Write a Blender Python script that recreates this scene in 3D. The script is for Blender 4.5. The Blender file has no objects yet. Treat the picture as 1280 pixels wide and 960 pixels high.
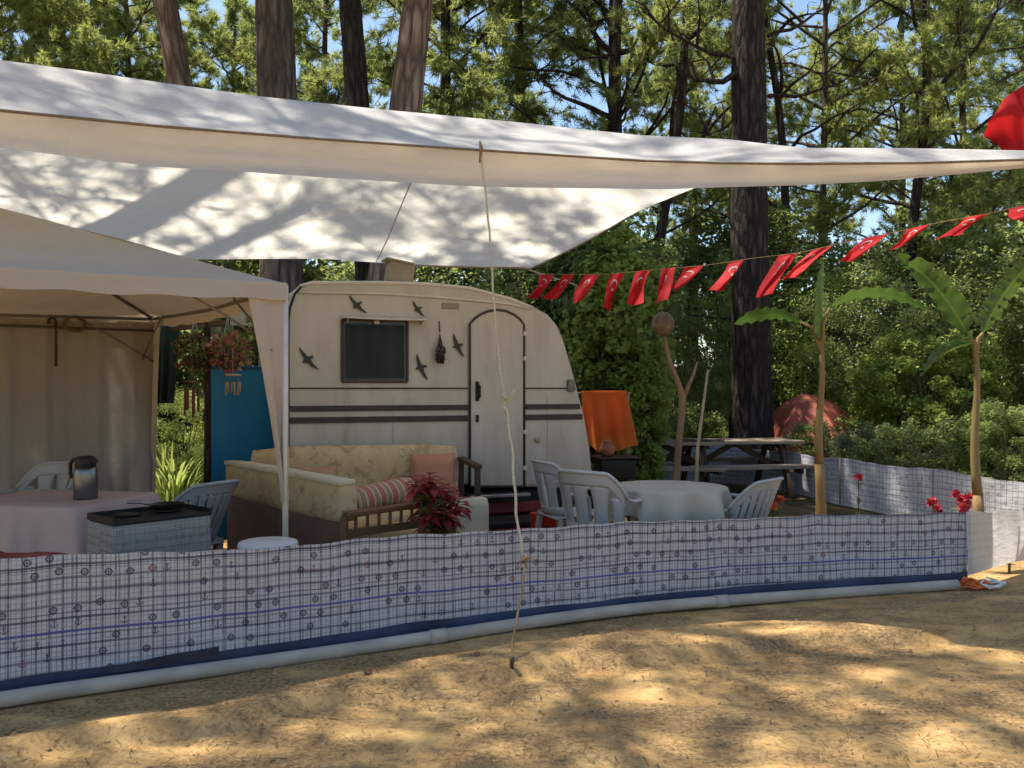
import bpy, bmesh, math, random
import numpy as np
from mathutils import Vector, Matrix, noise

random.seed(7)
rng = np.random.default_rng(7)
S = bpy.context.scene
COL = S.collection
F = 1065.0            # focal length in photograph pixels
EYE = 1.5             # camera height
HOR = 485.0           # horizon row of the photograph
R = math.radians


def P(px, py, d):
    return Vector(((px - 640.0) / F * d, d, EYE - (py - HOR) / F * d))


def interp(x, pts):
    if x <= pts[0][0]:
        a, b = pts[0], pts[1]
    elif x >= pts[-1][0]:
        a, b = pts[-2], pts[-1]
    else:
        for a, b in zip(pts, pts[1:]):
            if a[0] <= x <= b[0]:
                break
    t = (x - a[0]) / (b[0] - a[0])
    return a[1] + (b[1] - a[1]) * t


def on_plane(px, py, o, ang):
    """pixel -> (s, z) on the vertical plane through o (x, y) running along ang"""
    k = (px - 640.0) / F
    c, s_ = math.cos(ang), math.sin(ang)
    s = (k * o[1] - o[0]) / (c - k * s_)
    d = o[1] + s * s_
    return s, EYE - (py - HOR) / F * d


# ------------------------------------------------------------------ nodes
class NT:
    def __init__(self, m):
        self.t = m.node_tree
        self.n = self.t.nodes
        self.l = self.t.links

    def new(self, kind, **kw):
        nd = self.n.new(kind)
        for k, v in kw.items():
            setattr(nd, k, v)
        return nd

    def put(self, sock, v):
        if isinstance(v, bpy.types.NodeSocket):
            self.l.new(v, sock)
        elif v is not None:
            sock.default_value = v

    def math(self, op, a, b=None, c=None, clamp=False):
        nd = self.new('ShaderNodeMath', operation=op, use_clamp=clamp)
        self.put(nd.inputs[0], a)
        if b is not None:
            self.put(nd.inputs[1], b)
        if c is not None:
            self.put(nd.inputs[2], c)
        return nd.outputs[0]

    def noise(self, vec, scale, detail=4, rough=.55, dist=0):
        nd = self.new('ShaderNodeTexNoise')
        self.put(nd.inputs['Vector'], vec)
        nd.inputs['Scale'].default_value = scale
        nd.inputs['Detail'].default_value = detail
        nd.inputs['Roughness'].default_value = rough
        nd.inputs['Distortion'].default_value = dist
        return nd.outputs['Fac']

    def ramp(self, fac, stops):
        nd = self.new('ShaderNodeValToRGB')
        e = nd.color_ramp.elements
        while len(e) < len(stops):
            e.new(.5)
        for k, (p, c) in enumerate(stops):
            e[k].position = p
            e[k].color = (*c, 1) if len(c) == 3 else c
        self.put(nd.inputs[0], fac)
        return nd.outputs[0]

    def mix(self, fac, a, b, blend='MIX'):
        nd = self.new('ShaderNodeMix', data_type='RGBA', blend_type=blend)
        self.put(nd.inputs[0], fac)
        self.put(nd.inputs[6], (*a, 1) if isinstance(a, tuple) and len(a) == 3 else a)
        self.put(nd.inputs[7], (*b, 1) if isinstance(b, tuple) and len(b) == 3 else b)
        return nd.outputs[2]

    def obj(self):
        return self.new('ShaderNodeTexCoord').outputs['Object']

    def uv(self):
        return self.new('ShaderNodeTexCoord').outputs['UV']

    def mapped(self, vec, scale):
        nd = self.new('ShaderNodeMapping')
        self.put(nd.inputs[0], vec)
        nd.inputs['Scale'].default_value = scale
        return nd.outputs[0]


def base_mat(name):
    m = bpy.data.materials.new(name)
    m.use_nodes = True
    m.node_tree.nodes.clear()
    return m, NT(m)


def finish(nt, col, rough=.8, bump=None, bump_s=.3, bump_d=.01, trans=0., trans_col=None, metal=0., spec=.3, sheen=0):
    p = nt.new('ShaderNodeBsdfPrincipled')
    nt.put(p.inputs['Base Color'], (*col, 1) if isinstance(col, tuple) and len(col) == 3 else col)
    nt.put(p.inputs['Roughness'], rough)
    p.inputs['Metallic'].default_value = metal
    p.inputs['Specular IOR Level'].default_value = spec
    out = nt.new('ShaderNodeOutputMaterial')
    nrm = None
    if bump is not None:
        b = nt.new('ShaderNodeBump')
        b.inputs['Strength'].default_value = bump_s
        b.inputs['Distance'].default_value = bump_d
        nt.put(b.inputs['Height'], bump)
        nrm = b.outputs[0]
        nt.put(p.inputs['Normal'], nrm)
    sh = p.outputs[0]
    if trans:
        t = nt.new('ShaderNodeBsdfTranslucent')
        tc = trans_col if trans_col is not None else col
        nt.put(t.inputs['Color'], (*tc, 1) if isinstance(tc, tuple) and len(tc) == 3 else tc)
        if nrm is not None:
            nt.put(t.inputs['Normal'], nrm)
        mx = nt.new('ShaderNodeMixShader')
        mx.inputs[0].default_value = trans
        nt.l.new(sh, mx.inputs[1])
        nt.l.new(t.outputs[0], mx.inputs[2])
        sh = mx.outputs[0]
    nt.l.new(sh, out.inputs[0])


def M(name, a, b=None, scale=6, rough=.75, bump=0., bscale=40, trans=0., metal=0., spec=.3, stretch=(1, 1, 1), detail=5, lo=.35, hi=.65, tcol=None):
    """two-tone noise material"""
    m, nt = base_mat(name)
    b = b or tuple(x * .82 for x in a)
    v = nt.mapped(nt.obj(), stretch)
    c = nt.ramp(nt.noise(v, scale, detail), [(lo, b), (hi, a)])
    bp = nt.noise(v, bscale, 6) if bump else None
    finish(nt, c, rough, bp, bump, .02, trans, tcol, metal, spec)
    return m


def leaf_mat(name, stops, trans=.35, clump=.9, rough=.55, spec=.25):
    m, nt = base_mat(name)
    isl = nt.new('ShaderNodeNewGeometry').outputs['Random Per Island']
    n = nt.noise(nt.obj(), clump, 2)
    f = nt.math('ADD', nt.math('MULTIPLY', isl, .55), nt.math('MULTIPLY', nt.math('SUBTRACT', n, .25), .9), clamp=True)
    oi = nt.new('ShaderNodeObjectInfo').outputs['Random']
    f = nt.math('ADD', f, nt.math('MULTIPLY', nt.math('SUBTRACT', oi, .5), .18), clamp=True)
    c = nt.ramp(f, stops)
    tc = nt.mix(.65, c, (.47, .53, .15), 'MIX')
    finish(nt, c, rough, trans=trans, trans_col=tc, spec=spec)
    return m


# ------------------------------------------------------------------ mesh builder
class MB:
    def __init__(self):
        self.v, self.f, self.sm, self.uv = [], [], [], []

    def add(self, vs, fs, smooth=False, uvs=None):
        o = len(self.v)
        self.v += [tuple(x) for x in vs]
        self.f += [tuple(i + o for i in f) for f in fs]
        self.sm += [smooth] * len(fs)
        self.uv += list(uvs) if uvs else [(0, 0)] * len(vs)
        return self

    def bm(self, bm, smooth=False, mat=None):
        if mat is not None:
            bm.transform(mat)
        bm.verts.ensure_lookup_table()
        bm.verts.index_update()
        self.add([v.co[:] for v in bm.verts], [[v.index for v in f.verts] for f in bm.faces], smooth)
        bm.free()
        return self

    def box(self, c, size, bevel=0., rot=None, seg=2, smooth=False, taper=None):
        bm = bmesh.new()
        bmesh.ops.create_cube(bm, size=1)
        for v in bm.verts:
            if taper and v.co.z < 0:
                v.co.x *= taper
                v.co.y *= taper
            v.co = Vector((v.co.x * size[0], v.co.y * size[1], v.co.z * size[2]))
        if bevel:
            bmesh.ops.bevel(bm, geom=bm.edges[:], offset=bevel, segments=seg, affect='EDGES', profile=.5)
        m = Matrix.Translation(c)
        if rot is not None:
            m = m @ (rot if isinstance(rot, Matrix) else Matrix.Rotation(rot, 4, 'Z'))
        return self.bm(bm, smooth or bevel > .015, m)

    def bar(self, a, b, w, h=None, bevel=.003, up=(0, 0, 1)):
        a, b = Vector(a), Vector(b)
        z = (b - a)
        L = z.length
        z.normalize()
        u = Vector(up)
        if abs(u.dot(z)) > .95:
            u = Vector((0, 1, 0))
        x = u.cross(z).normalized()
        y = z.cross(x)
        m = Matrix((x, y, z)).transposed().to_4x4()
        m.translation = (a + b) / 2
        bm = bmesh.new()
        bmesh.ops.create_cube(bm, size=1)
        for v in bm.verts:
            v.co = Vector((v.co.x * w, v.co.y * (h or w), v.co.z * L))
        if bevel:
            bmesh.ops.bevel(bm, geom=bm.edges[:], offset=bevel, segments=1, affect='EDGES')
        return self.bm(bm, False, m)

    def tube(self, path, r, n=10, cap=True, flat=1.0):
        path = [Vector(p) for p in path]
        rs = r if isinstance(r, (list, tuple)) else [r] * len(path)
        vs, fs = [], []
        up = None
        for i, p in enumerate(path):
            t = (path[min(i + 1, len(path) - 1)] - path[max(i - 1, 0)])
            if t.length < 1e-9:
                t = Vector((0, 0, 1))
            t.normalize()
            if up is None:
                up = Vector((0, 0, 1)) if abs(t.z) < .9 else Vector((0, 1, 0))
            x = up.cross(t)
            if x.length < 1e-6:
                x = Vector((1, 0, 0)).cross(t)
            x.normalize()
            y = t.cross(x)
            up = y
            for k in range(n):
                a = 2 * math.pi * k / n
                vs.append(p + (x * math.cos(a) + y * math.sin(a) * flat) * rs[i])
        for i in range(len(path) - 1):
            for k in range(n):
                k2 = (k + 1) % n
                fs.append((i * n + k, i * n + k2, (i + 1) * n + k2, (i + 1) * n + k))
        if cap:
            fs.append(tuple(range(n - 1, -1, -1)))
            fs.append(tuple(range((len(path) - 1) * n, len(path) * n)))
        return self.add(vs, fs, True)

    def lathe(self, prof, c=(0, 0, 0), n=24, mat=None, cap=True):
        vs, fs = [], []
        for (r, z) in prof:
            for k in range(n):
                a = 2 * math.pi * k / n
                p = Vector((r * math.cos(a), r * math.sin(a), z))
                if mat is not None:
                    p = mat @ p
                vs.append(p + Vector(c))
        for i in range(len(prof) - 1):
            for k in range(n):
                k2 = (k + 1) % n
                fs.append((i * n + k, i * n + k2, (i + 1) * n + k2, (i + 1) * n + k))
        if cap:
            fs.append(tuple(range(n - 1, -1, -1)))
            fs.append(tuple(range((len(prof) - 1) * n, len(prof) * n)))
        return self.add(vs, fs, True)

    def grid(self, fn, nu, nv, uvfn=None, thick=0.):
        """fn(u, v) in 0..1"""
        vs = [Vector(fn(i / nu, j / nv)) for j in range(nv + 1) for i in range(nu + 1)]
        uv = [(uvfn(i / nu, j / nv) if uvfn else (i / nu, j / nv)) for j in range(nv + 1) for i in range(nu + 1)]
        w = nu + 1
        fs = [(j * w + i, j * w + i + 1, (j + 1) * w + i + 1, (j + 1) * w + i) for j in range(nv) for i in range(nu)]
        if thick:
            ns = [Vector() for _ in vs]
            for f in fs:
                n = (vs[f[2]] - vs[f[0]]).cross(vs[f[3]] - vs[f[1]])
                if n.length > 0:
                    n.normalize()
                for i in f:
                    ns[i] += n
            for i in range(len(ns)):
                if ns[i].length > 0:
                    ns[i].normalize()
            N = len(vs)
            vs = vs + [v - n * thick for v, n in zip(vs, ns)]
            uv = uv + uv
            fs = fs + [tuple(reversed([i + N for i in f])) for f in fs]
            edge = [i for i in range(w)] + [j * w + nu for j in range(1, nv + 1)] + [nv * w + i for i in range(nu - 1, -1, -1)] + [j * w for j in range(nv - 1, 0, -1)]
            for a, b in zip(edge, edge[1:] + edge[:1]):
                fs.append((b, a, a + N, b + N))
        return self.add(vs, fs, True, uv)

    def prism(self, outline, y0, y1, bevel=0., seg=2):
        """outline in (x, z), extruded along y"""
        bm = bmesh.new()
        a = [bm.verts.new((x, y0, z)) for x, z in outline]
        f = bm.faces.new(a)
        r = bmesh.ops.extrude_face_region(bm, geom=[f])
        vs = [e for e in r['geom'] if isinstance(e, bmesh.types.BMVert)]
        bmesh.ops.translate(bm, verts=vs, vec=(0, y1 - y0, 0))
        bmesh.ops.recalc_face_normals(bm, faces=bm.faces[:])
        if bevel:
            es = [e for e in bm.edges if abs(e.verts[0].co.y - e.verts[1].co.y) < 1e-6]
            bmesh.ops.bevel(bm, geom=es, offset=bevel, segments=seg, affect='EDGES', profile=.5)
        return self.bm(bm, False)

    def build(self, name, mat, parent=None, flat=False):
        me = bpy.data.meshes.new(name)
        me.from_pydata(self.v, [], self.f)
        me.polygons.foreach_set('use_smooth', [False if flat else s for s in self.sm])
        if any(u != (0, 0) for u in self.uv):
            l = me.uv_layers.new(name='UVMap')
            idx = np.empty(len(me.loops), dtype=np.int32)
            me.loops.foreach_get('vertex_index', idx)
            l.data.foreach_set('uv', np.array(self.uv, dtype=np.float32)[idx].ravel())
        me.update()
        return link(name, me, mat, parent)


def link(name, me, mat, parent=None):
    o = bpy.data.objects.new(name, me)
    COL.objects.link(o)
    if mat is not None and not me.materials:
        me.materials.append(mat)
    if parent is not None:
        o.parent = parent
    return o


def np_mesh(name, V, Fc, mat, parent=None, smooth=False):
    """V (N,3), Fc (M,k) uniform polygons"""
    me = bpy.data.meshes.new(name)
    k = Fc.shape[1]
    me.vertices.add(len(V))
    me.vertices.foreach_set('co', np.ascontiguousarray(V, dtype=np.float32).ravel())
    me.loops.add(len(Fc) * k)
    me.loops.foreach_set('vertex_index', np.ascontiguousarray(Fc, dtype=np.int32).ravel())
    me.polygons.add(len(Fc))
    me.polygons.foreach_set('loop_start', np.arange(0, len(Fc) * k, k, dtype=np.int32))
    me.polygons.foreach_set('use_smooth', np.full(len(Fc), smooth))
    me.update(calc_edges=True)
    return link(name, me, mat, parent)


def tag(o, label=None, cat=None, group=None, kind=None):
    if label:
        o['label'] = label
    if cat:
        o['category'] = cat
    if group:
        o['group'] = group
    if kind:
        o['kind'] = kind
    return o


def thing(name, label, cat, loc=(0, 0, 0), rot=0., group=None, scale=1.):
    o = bpy.data.objects.new(name, None)
    o.empty_display_size = .1
    COL.objects.link(o)
    o.location = loc
    o.rotation_euler = (0, 0, rot)
    o.scale = (scale,) * 3
    return tag(o, label, cat, group)


def copy_tree(o, parent=None):
    kids = [c for c in COL.objects if c.parent == o]
    c = o.copy()
    COL.objects.link(c)
    c.parent = parent
    for k in kids:
        copy_tree(k, c)
    return c


def fence_path():
    pts = [(-400, 3.45), (0, 4.04), (200, 4.37), (530, 5.07), (720, 5.52), (880, 5.87), (1040, 6.18), (1212, 6.43)]
    return [Vector(((px - 640) / F * d, d)) for px, d in pts]


class Path2:
    """smooth 2-D polyline with arc length"""
    def __init__(self, pts, n=24):
        q = []
        for i in range(len(pts) - 1):
            p0 = pts[max(i - 1, 0)]
            p1, p2 = pts[i], pts[i + 1]
            p3 = pts[min(i + 2, len(pts) - 1)]
            for k in range(n):
                t = k / n
                q.append(.5 * ((2 * p1) + (p2 - p0) * t + (2 * p0 - 5 * p1 + 4 * p2 - p3) * t * t + (3 * p1 - p0 - 3 * p2 + p3) * t ** 3))
        q.append(pts[-1])
        self.q = q
        self.s = [0]
        for a, b in zip(q, q[1:]):
            self.s.append(self.s[-1] + (b - a).length)
        self.L = self.s[-1]

    def at(self, s):
        s = min(max(s, 0), self.L)
        lo, hi = 0, len(self.s) - 1
        while hi - lo > 1:
            m = (lo + hi) // 2
            if self.s[m] <= s:
                lo = m
            else:
                hi = m
        t = (s - self.s[lo]) / max(self.s[hi] - self.s[lo], 1e-9)
        p = self.q[lo].lerp(self.q[hi], t)
        d = (self.q[hi] - self.q[lo]).normalized()
        return p, d
# ------------------------------------------------------------------ camera, light, world
SUN_EL, SUN_DIR = R(66), Vector((-.93, .37)).normalized()
cam = bpy.data.objects.new('camera', bpy.data.cameras.new('camera'))
COL.objects.link(cam)
cam.location = (0, 0, EYE)
cam.rotation_euler = (R(90), 0, 0)
cam.data.sensor_width = 36
cam.data.lens = 36 * F / 1280
cam.data.shift_y = (HOR - 480) / 1280
cam.data.clip_start = .05
cam.data.clip_end = 1000
S.camera = cam

sun = bpy.data.objects.new('sun', bpy.data.lights.new('sun', 'SUN'))
COL.objects.link(sun)
sun.data.energy = 5.0
sun.data.angle = R(.5)
sun.data.color = (1, .92, .79)
ts = Vector((SUN_DIR.x * math.cos(SUN_EL), SUN_DIR.y * math.cos(SUN_EL), math.sin(SUN_EL)))
sun.rotation_euler = ts.to_track_quat('Z', 'Y').to_euler()

w = bpy.data.worlds.new('World')
S.world = w
w.use_nodes = True
wn = w.node_tree
wn.nodes.clear()
sky = wn.nodes.new('ShaderNodeTexSky')
sky.sky_type = 'NISHITA'
sky.sun_disc = False
sky.sun_elevation = SUN_EL
sky.sun_rotation = math.atan2(SUN_DIR.x, SUN_DIR.y)
sky.air_density = 1.0
sky.dust_density = .6
bg = wn.nodes.new('ShaderNodeBackground')
bg.inputs[1].default_value = .115
wo = wn.nodes.new('ShaderNodeOutputWorld')
wn.links.new(sky.outputs[0], bg.inputs[0])
wn.links.new(bg.outputs[0], wo.inputs[0])

vs_ = S.view_settings
S.display_settings.display_device = 'sRGB'
vs_.view_transform = 'Standard'
vs_.look = 'None'
vs_.exposure = 1.05
vs_.gamma = 1
vs_.use_curve_mapping = False
S.render.engine = 'CYCLES'
S.cycles.max_bounces = 7
S.cycles.diffuse_bounces = 4
S.cycles.glossy_bounces = 2
S.cycles.transmission_bounces = 4
S.cycles.transparent_max_bounces = 4
S.cycles.caustics_reflective = False
S.cycles.caustics_refractive = False
S.cycles.sample_clamp_indirect = 6
S.cycles.use_denoising = True
S.cycles.use_adaptive_sampling = True
S.cycles.adaptive_threshold = .015

# ------------------------------------------------------------------ materials of the setting
def sand_mat():
    m, nt = base_mat('sand')
    o = nt.obj()
    n1 = nt.noise(o, .55, 5, .6)
    n2 = nt.noise(o, 3.2, 8, .7)
    n3 = nt.noise(o, 45, 8, .75)
    n4 = nt.noise(nt.mapped(o, (.8, 1.9, 1)), 1.5, 7, .7, .6)
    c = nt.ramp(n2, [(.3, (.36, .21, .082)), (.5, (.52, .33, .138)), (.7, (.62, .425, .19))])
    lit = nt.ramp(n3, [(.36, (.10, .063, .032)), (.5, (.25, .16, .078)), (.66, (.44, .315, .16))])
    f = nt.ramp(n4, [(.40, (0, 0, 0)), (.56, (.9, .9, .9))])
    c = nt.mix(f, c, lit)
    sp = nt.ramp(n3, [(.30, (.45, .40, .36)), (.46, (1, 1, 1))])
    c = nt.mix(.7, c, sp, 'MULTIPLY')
    # litter of the forest floor away from the camp
    xyz = nt.new('ShaderNodeSeparateXYZ')
    nt.l.new(o, xyz.inputs[0])
    far = nt.math('MULTIPLY', nt.math('SUBTRACT', nt.math('ADD', xyz.outputs[1], nt.math('MULTIPLY', n1, 3)), 9.5), .5, clamp=True)
    c = nt.mix(far, c, nt.ramp(n2, [(.3, (.05, .04, .022)), (.7, (.15, .11, .05))]))
    h = nt.math('ADD', nt.math('MULTIPLY', n3, .5), nt.math('MULTIPLY', n2, 1.2))
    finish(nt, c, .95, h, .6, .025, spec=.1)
    return m


def bark_mat(name, a, b, sc=1.):
    m, nt = base_mat(name)
    o = nt.mapped(nt.obj(), (13 * sc, 13 * sc, 2.6 * sc))
    vor = nt.new('ShaderNodeTexVoronoi', feature='DISTANCE_TO_EDGE')
    nz = nt.new('ShaderNodeTexNoise')
    nt.l.new(o, nz.inputs['Vector'])
    nz.inputs['Scale'].default_value = .9
    nz.inputs['Detail'].default_value = 5
    mixv = nt.new('ShaderNodeMix', data_type='VECTOR')
    mixv.inputs[0].default_value = .6
    nt.l.new(o, mixv.inputs[4])
    nt.l.new(nz.outputs['Color'], mixv.inputs[5])
    nt.l.new(mixv.outputs[1], vor.inputs['Vector'])
    vor.inputs['Scale'].default_value = 1.3
    e = nt.math('MULTIPLY', vor.outputs['Distance'], 3.2, clamp=True)
    n = nt.noise(o, 1.6, 6)
    h = nt.math('ADD', e, nt.math('MULTIPLY', n, .9))
    c = nt.ramp(nt.math('MULTIPLY', h, .68), [(.10, b), (.42, tuple((x + y) / 2 for x, y in zip(a, b))), (.75, a), (1.0, tuple(min(1, x * 1.45) for x in a))])
    finish(nt, c, .9, h, .9, .05, spec=.15)
    return m


SAND = sand_mat()
BARK = bark_mat('pine_bark', (.135, .098, .075), (.028, .020, .016))
BARK_RED = bark_mat('pine_bark_red', (.24, .165, .125), (.05, .034, .027))
BARK_DARK = bark_mat('dark_bark', (.055, .040, .034), (.012, .009, .008), 1.5)
TWIG = M('twig', (.12, .085, .06), (.06, .045, .032), 9)
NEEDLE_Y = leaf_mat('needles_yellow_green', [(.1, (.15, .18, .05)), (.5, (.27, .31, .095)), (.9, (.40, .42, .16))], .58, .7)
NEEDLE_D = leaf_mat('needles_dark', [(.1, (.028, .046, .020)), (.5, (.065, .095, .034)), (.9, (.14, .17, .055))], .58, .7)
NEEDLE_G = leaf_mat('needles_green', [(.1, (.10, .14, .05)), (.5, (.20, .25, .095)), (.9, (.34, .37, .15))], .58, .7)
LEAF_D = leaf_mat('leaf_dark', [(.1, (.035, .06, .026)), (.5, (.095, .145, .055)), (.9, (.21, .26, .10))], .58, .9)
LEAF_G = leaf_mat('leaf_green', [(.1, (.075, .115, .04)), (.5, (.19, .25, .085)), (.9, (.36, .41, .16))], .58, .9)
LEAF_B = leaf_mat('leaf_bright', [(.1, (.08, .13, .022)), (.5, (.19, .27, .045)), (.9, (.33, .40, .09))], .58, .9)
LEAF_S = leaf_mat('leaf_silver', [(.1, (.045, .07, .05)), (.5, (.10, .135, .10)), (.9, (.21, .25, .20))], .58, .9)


# ------------------------------------------------------------------ ground
FENCE = Path2(fence_path())


def fence_dist(x, y):
    """signed distance in front of the fence (towards the camera positive), rough"""
    best, bi = 1e9, 0
    q = FENCE.q
    for i in range(0, len(q) - 4, 4):
        a, b = q[i], q[i + 4]
        ab = b - a
        t = max(0, min(1, ((x - a.x) * ab.x + (y - a.y) * ab.y) / ab.length_squared))
        dx, dy = x - (a.x + ab.x * t), y - (a.y + ab.y * t)
        d = dx * dx + dy * dy
        if d < best:
            best = d
            sg = ab.x * dy - ab.y * dx
    return math.sqrt(best) * (-1 if sg > 0 else 1)


def ground_z(x, y):
    n = noise.fractal(Vector((x * .9, y * .9, 3.1)), 1, 2, 4)
    z = .012 * n
    if y < 9 and abs(x) < 8:
        fd = fence_dist(x, y)
        if fd > 0:
            # worn bank in front of the windbreak
            edge = .55 + .17 * max(0, x + 1.2) * .5 + .16 * noise.fractal(Vector((x * 1.7, y * 1.7, 9)), 1, 2, 3)
            t = (fd - edge) / (.10 + .05 * noise.noise(Vector((x * 2, y, 5))))
            t = max(0, min(1, t))
            z -= .06 * t * t * (3 - 2 * t)
            z += .012 * noise.fractal(Vector((x * 3.3, y * 3.3, 1)), 1, 2.1, 5) * min(1, fd * 4) * (.5 + .9 * (1 - abs(2 * t - 1)))
            z += .007 * abs(noise.noise(Vector((x * 9, y * 9, 1)))) * min(1, fd * 4)
    return z


def make_ground():
    xs = np.concatenate([np.array([-250, -120, -60, -30, -18, -12, -9, -7]), np.arange(-6, 6.6, .05), np.array([7, 8, 9, 12, 18, 30, 60, 120, 250])])
    ys = np.concatenate([np.array([-60, -25, -10, -4, -1]), np.arange(.5, 2.2, .2), np.arange(2.2, 7.6, .04), np.array([7.8, 8.2, 9, 10, 12, 15, 20, 28, 40, 70, 130, 260])])
    V = np.zeros((len(ys) * len(xs), 3))
    k = 0
    for y in ys:
        for x in xs:
            V[k] = (x, y, ground_z(x, y) if (abs(x) < 14 and -2 < y < 30) else 0)
            k += 1
    W = len(xs)
    j, i = np.meshgrid(np.arange(len(ys) - 1), np.arange(W - 1), indexing='ij')
    a = (j * W + i).ravel()
    Fc = np.stack([a, a + 1, a + W + 1, a + W], 1)
    o = np_mesh('ground', V, Fc, SAND, smooth=True)
    return tag(o, 'sandy ochre ground with a low worn bank in front of the windbreak', kind='structure')


make_ground()

# dry pine needles and grit lying on the sand
def make_litter():
    n = 17000
    y = 2.4 + rng.random(n) ** 1.3 * 4.6
    x = (rng.random(n) * 2 - 1) * (y * .62 + .5)
    keep, Z = [], []
    for i in range(n):
        p = noise.fractal(Vector((x[i] * 1.1, y[i] * 1.5, 6.6)), 1, 2, 3)
        if p > -.02 + rng.normal() * .22 and fence_dist(x[i], y[i]) > .15:
            keep.append(i)
            Z.append(ground_z(x[i], y[i]))
    x, y, Z = x[keep], y[keep], np.array(Z)
    n = len(x)
    a = rng.random(n) * 2 * np.pi
    L = .02 + rng.random(n) * .035
    wd = .0011 + rng.random(n) * .0012
    dx, dy = np.cos(a) * L, np.sin(a) * L
    nx, ny = -np.sin(a) * wd, np.cos(a) * wd
    z0, z1 = Z + .004 + rng.random(n) * .006, Z + .005 + rng.random(n) * .016
    V = np.stack([np.stack([x - nx, y - ny, z0], 1), np.stack([x + nx, y + ny, z0], 1), np.stack([x + dx + nx, y + dy + ny, z1], 1), np.stack([x + dx - nx, y + dy - ny, z1], 1)], 1).reshape(-1, 3)
    Fc = np.arange(n * 4).reshape(n, 4)
    m, nt = base_mat('dry_needles')
    isl = nt.new('ShaderNodeNewGeometry').outputs['Random Per Island']
    finish(nt, nt.ramp(isl, [(0, (.10, .06, .03)), (.5, (.25, .16, .075)), (1, (.46, .33, .16))]), .9)
    tag(np_mesh('needle_litter', V, Fc, m), 'dry pine needles scattered over the sand', 'litter', kind='stuff')
    # grit
    n = 2200
    y = 2.5 + rng.random(n) ** 1.2 * 4
    x = (rng.random(n) * 2 - 1) * (y * .62 + .4)
    mb = MB()
    for i in range(n):
        if fence_dist(x[i], y[i]) < .12:
            continue
        r = .0025 + rng.random() ** 4 * .010
        z = ground_z(x[i], y[i])
        vs = [Vector(v) * r * (0.7 + rng.random() * .6) for v in ((1, 0, 0), (0, 1, 0), (-1, 0, 0), (0, -1, 0), (.2, .1, .7), (0, 0, -.5))]
        vs = [v + Vector((x[i], y[i], z + r * .25)) for v in vs]
        mb.add(vs, [(0, 1, 4), (1, 2, 4), (2, 3, 4), (3, 0, 4), (1, 0, 5), (2, 1, 5), (3, 2, 5), (0, 3, 5)])
    o = mb.build('grit', M('grit', (.36, .25, .13), (.18, .12, .065), 3, .9))
    tag(o, 'small grit and crumbs of earth on the sand', 'grit', kind='stuff')


make_litter()

STONE = M('stone', (.20, .115, .07), (.10, .06, .04), 18, .9, .6, 30)
for k, (px, py, r, lab) in enumerate([(460, 861, .022, 'small dark brown clod lying alone on sunlit sand left of the rope peg'), (596, 838, .019, 'small dark clod on the bank just left of the rope peg')]):
    d = (EYE + .08) * F / (py - HOR)
    p = P(px, py, d)
    bm = bmesh.new()
    bmesh.ops.create_icosphere(bm, subdivisions=2, radius=r)
    for v in bm.verts:
        v.co *= 1 + .45 * noise.noise(v.co * 55 + Vector((k, 0, 0)))
        v.co.z *= .8
    o = MB().bm(bm, False).build('clod', STONE)
    o.location = (p.x, p.y, ground_z(p.x, p.y) + r * .5)
    tag(o, lab, 'clod')


# ------------------------------------------------------------------ trees
def unit(n):
    v = rng.normal(size=(n, 3))
    return v / np.linalg.norm(v, axis=1)[:, None]


def needle_tufts(Pt, Dr, per, L, W, spread=.75):
    """Pt (n,3) tuft roots, Dr (n,3) axes -> triangles"""
    n = len(Pt)
    p = np.repeat(Pt, per, 0)
    d = np.repeat(Dr, per, 0) * .55 + unit(n * per) * spread
    d /= np.linalg.norm(d, axis=1)[:, None]
    p = p + np.repeat(Dr, per, 0) * (rng.random((n * per, 1)) - .4) * L * .7
    s = np.cross(d, unit(n * per))
    s /= np.linalg.norm(s, axis=1)[:, None] + 1e-9
    ln = L * (.7 + .6 * rng.random((n * per, 1)))
    V = np.stack([p - s * W, p + s * W, p + d * ln], 1).reshape(-1, 3)
    return V, np.arange(n * per * 3).reshape(-1, 3)


def leaves(C, N, L, W, fold=.15):
    n = len(C)
    a = np.cross(N, unit(n))
    a /= np.linalg.norm(a, axis=1)[:, None] + 1e-9
    b = np.cross(N, a)
    s = (.65 + .7 * rng.random((n, 1)))
    a, b = a * L * s * .5, b * W * s * .5
    up = N * (W * fold) * s
    V = np.stack([C - a, C + b + up, C + a, C - b + up], 1).reshape(-1, 3)
    return V, np.arange(n * 4).reshape(-1, 4)


def branch(p0, d0, L, n=6, droop=0., wob=.12):
    pts = [np.array(p0, float)]
    d = np.array(d0, float)
    for i in range(n):
        d = d + rng.normal(size=3) * wob + np.array([0, 0, droop])
        d /= np.linalg.norm(d)
        pts.append(pts[-1] + d * L / n)
    return np.array(pts)


def trunk_path(H, lean=(0, 0), wob=.08, n=14):
    ph = rng.random(2) * 6
    return [Vector((lean[0] * t * H + wob * math.sin(ph[0] + t * 5) * t, lean[1] * t * H + wob * math.sin(ph[1] + t * 4) * t, H * t)) for t in [i / n for i in range(n + 1)]]


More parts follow.
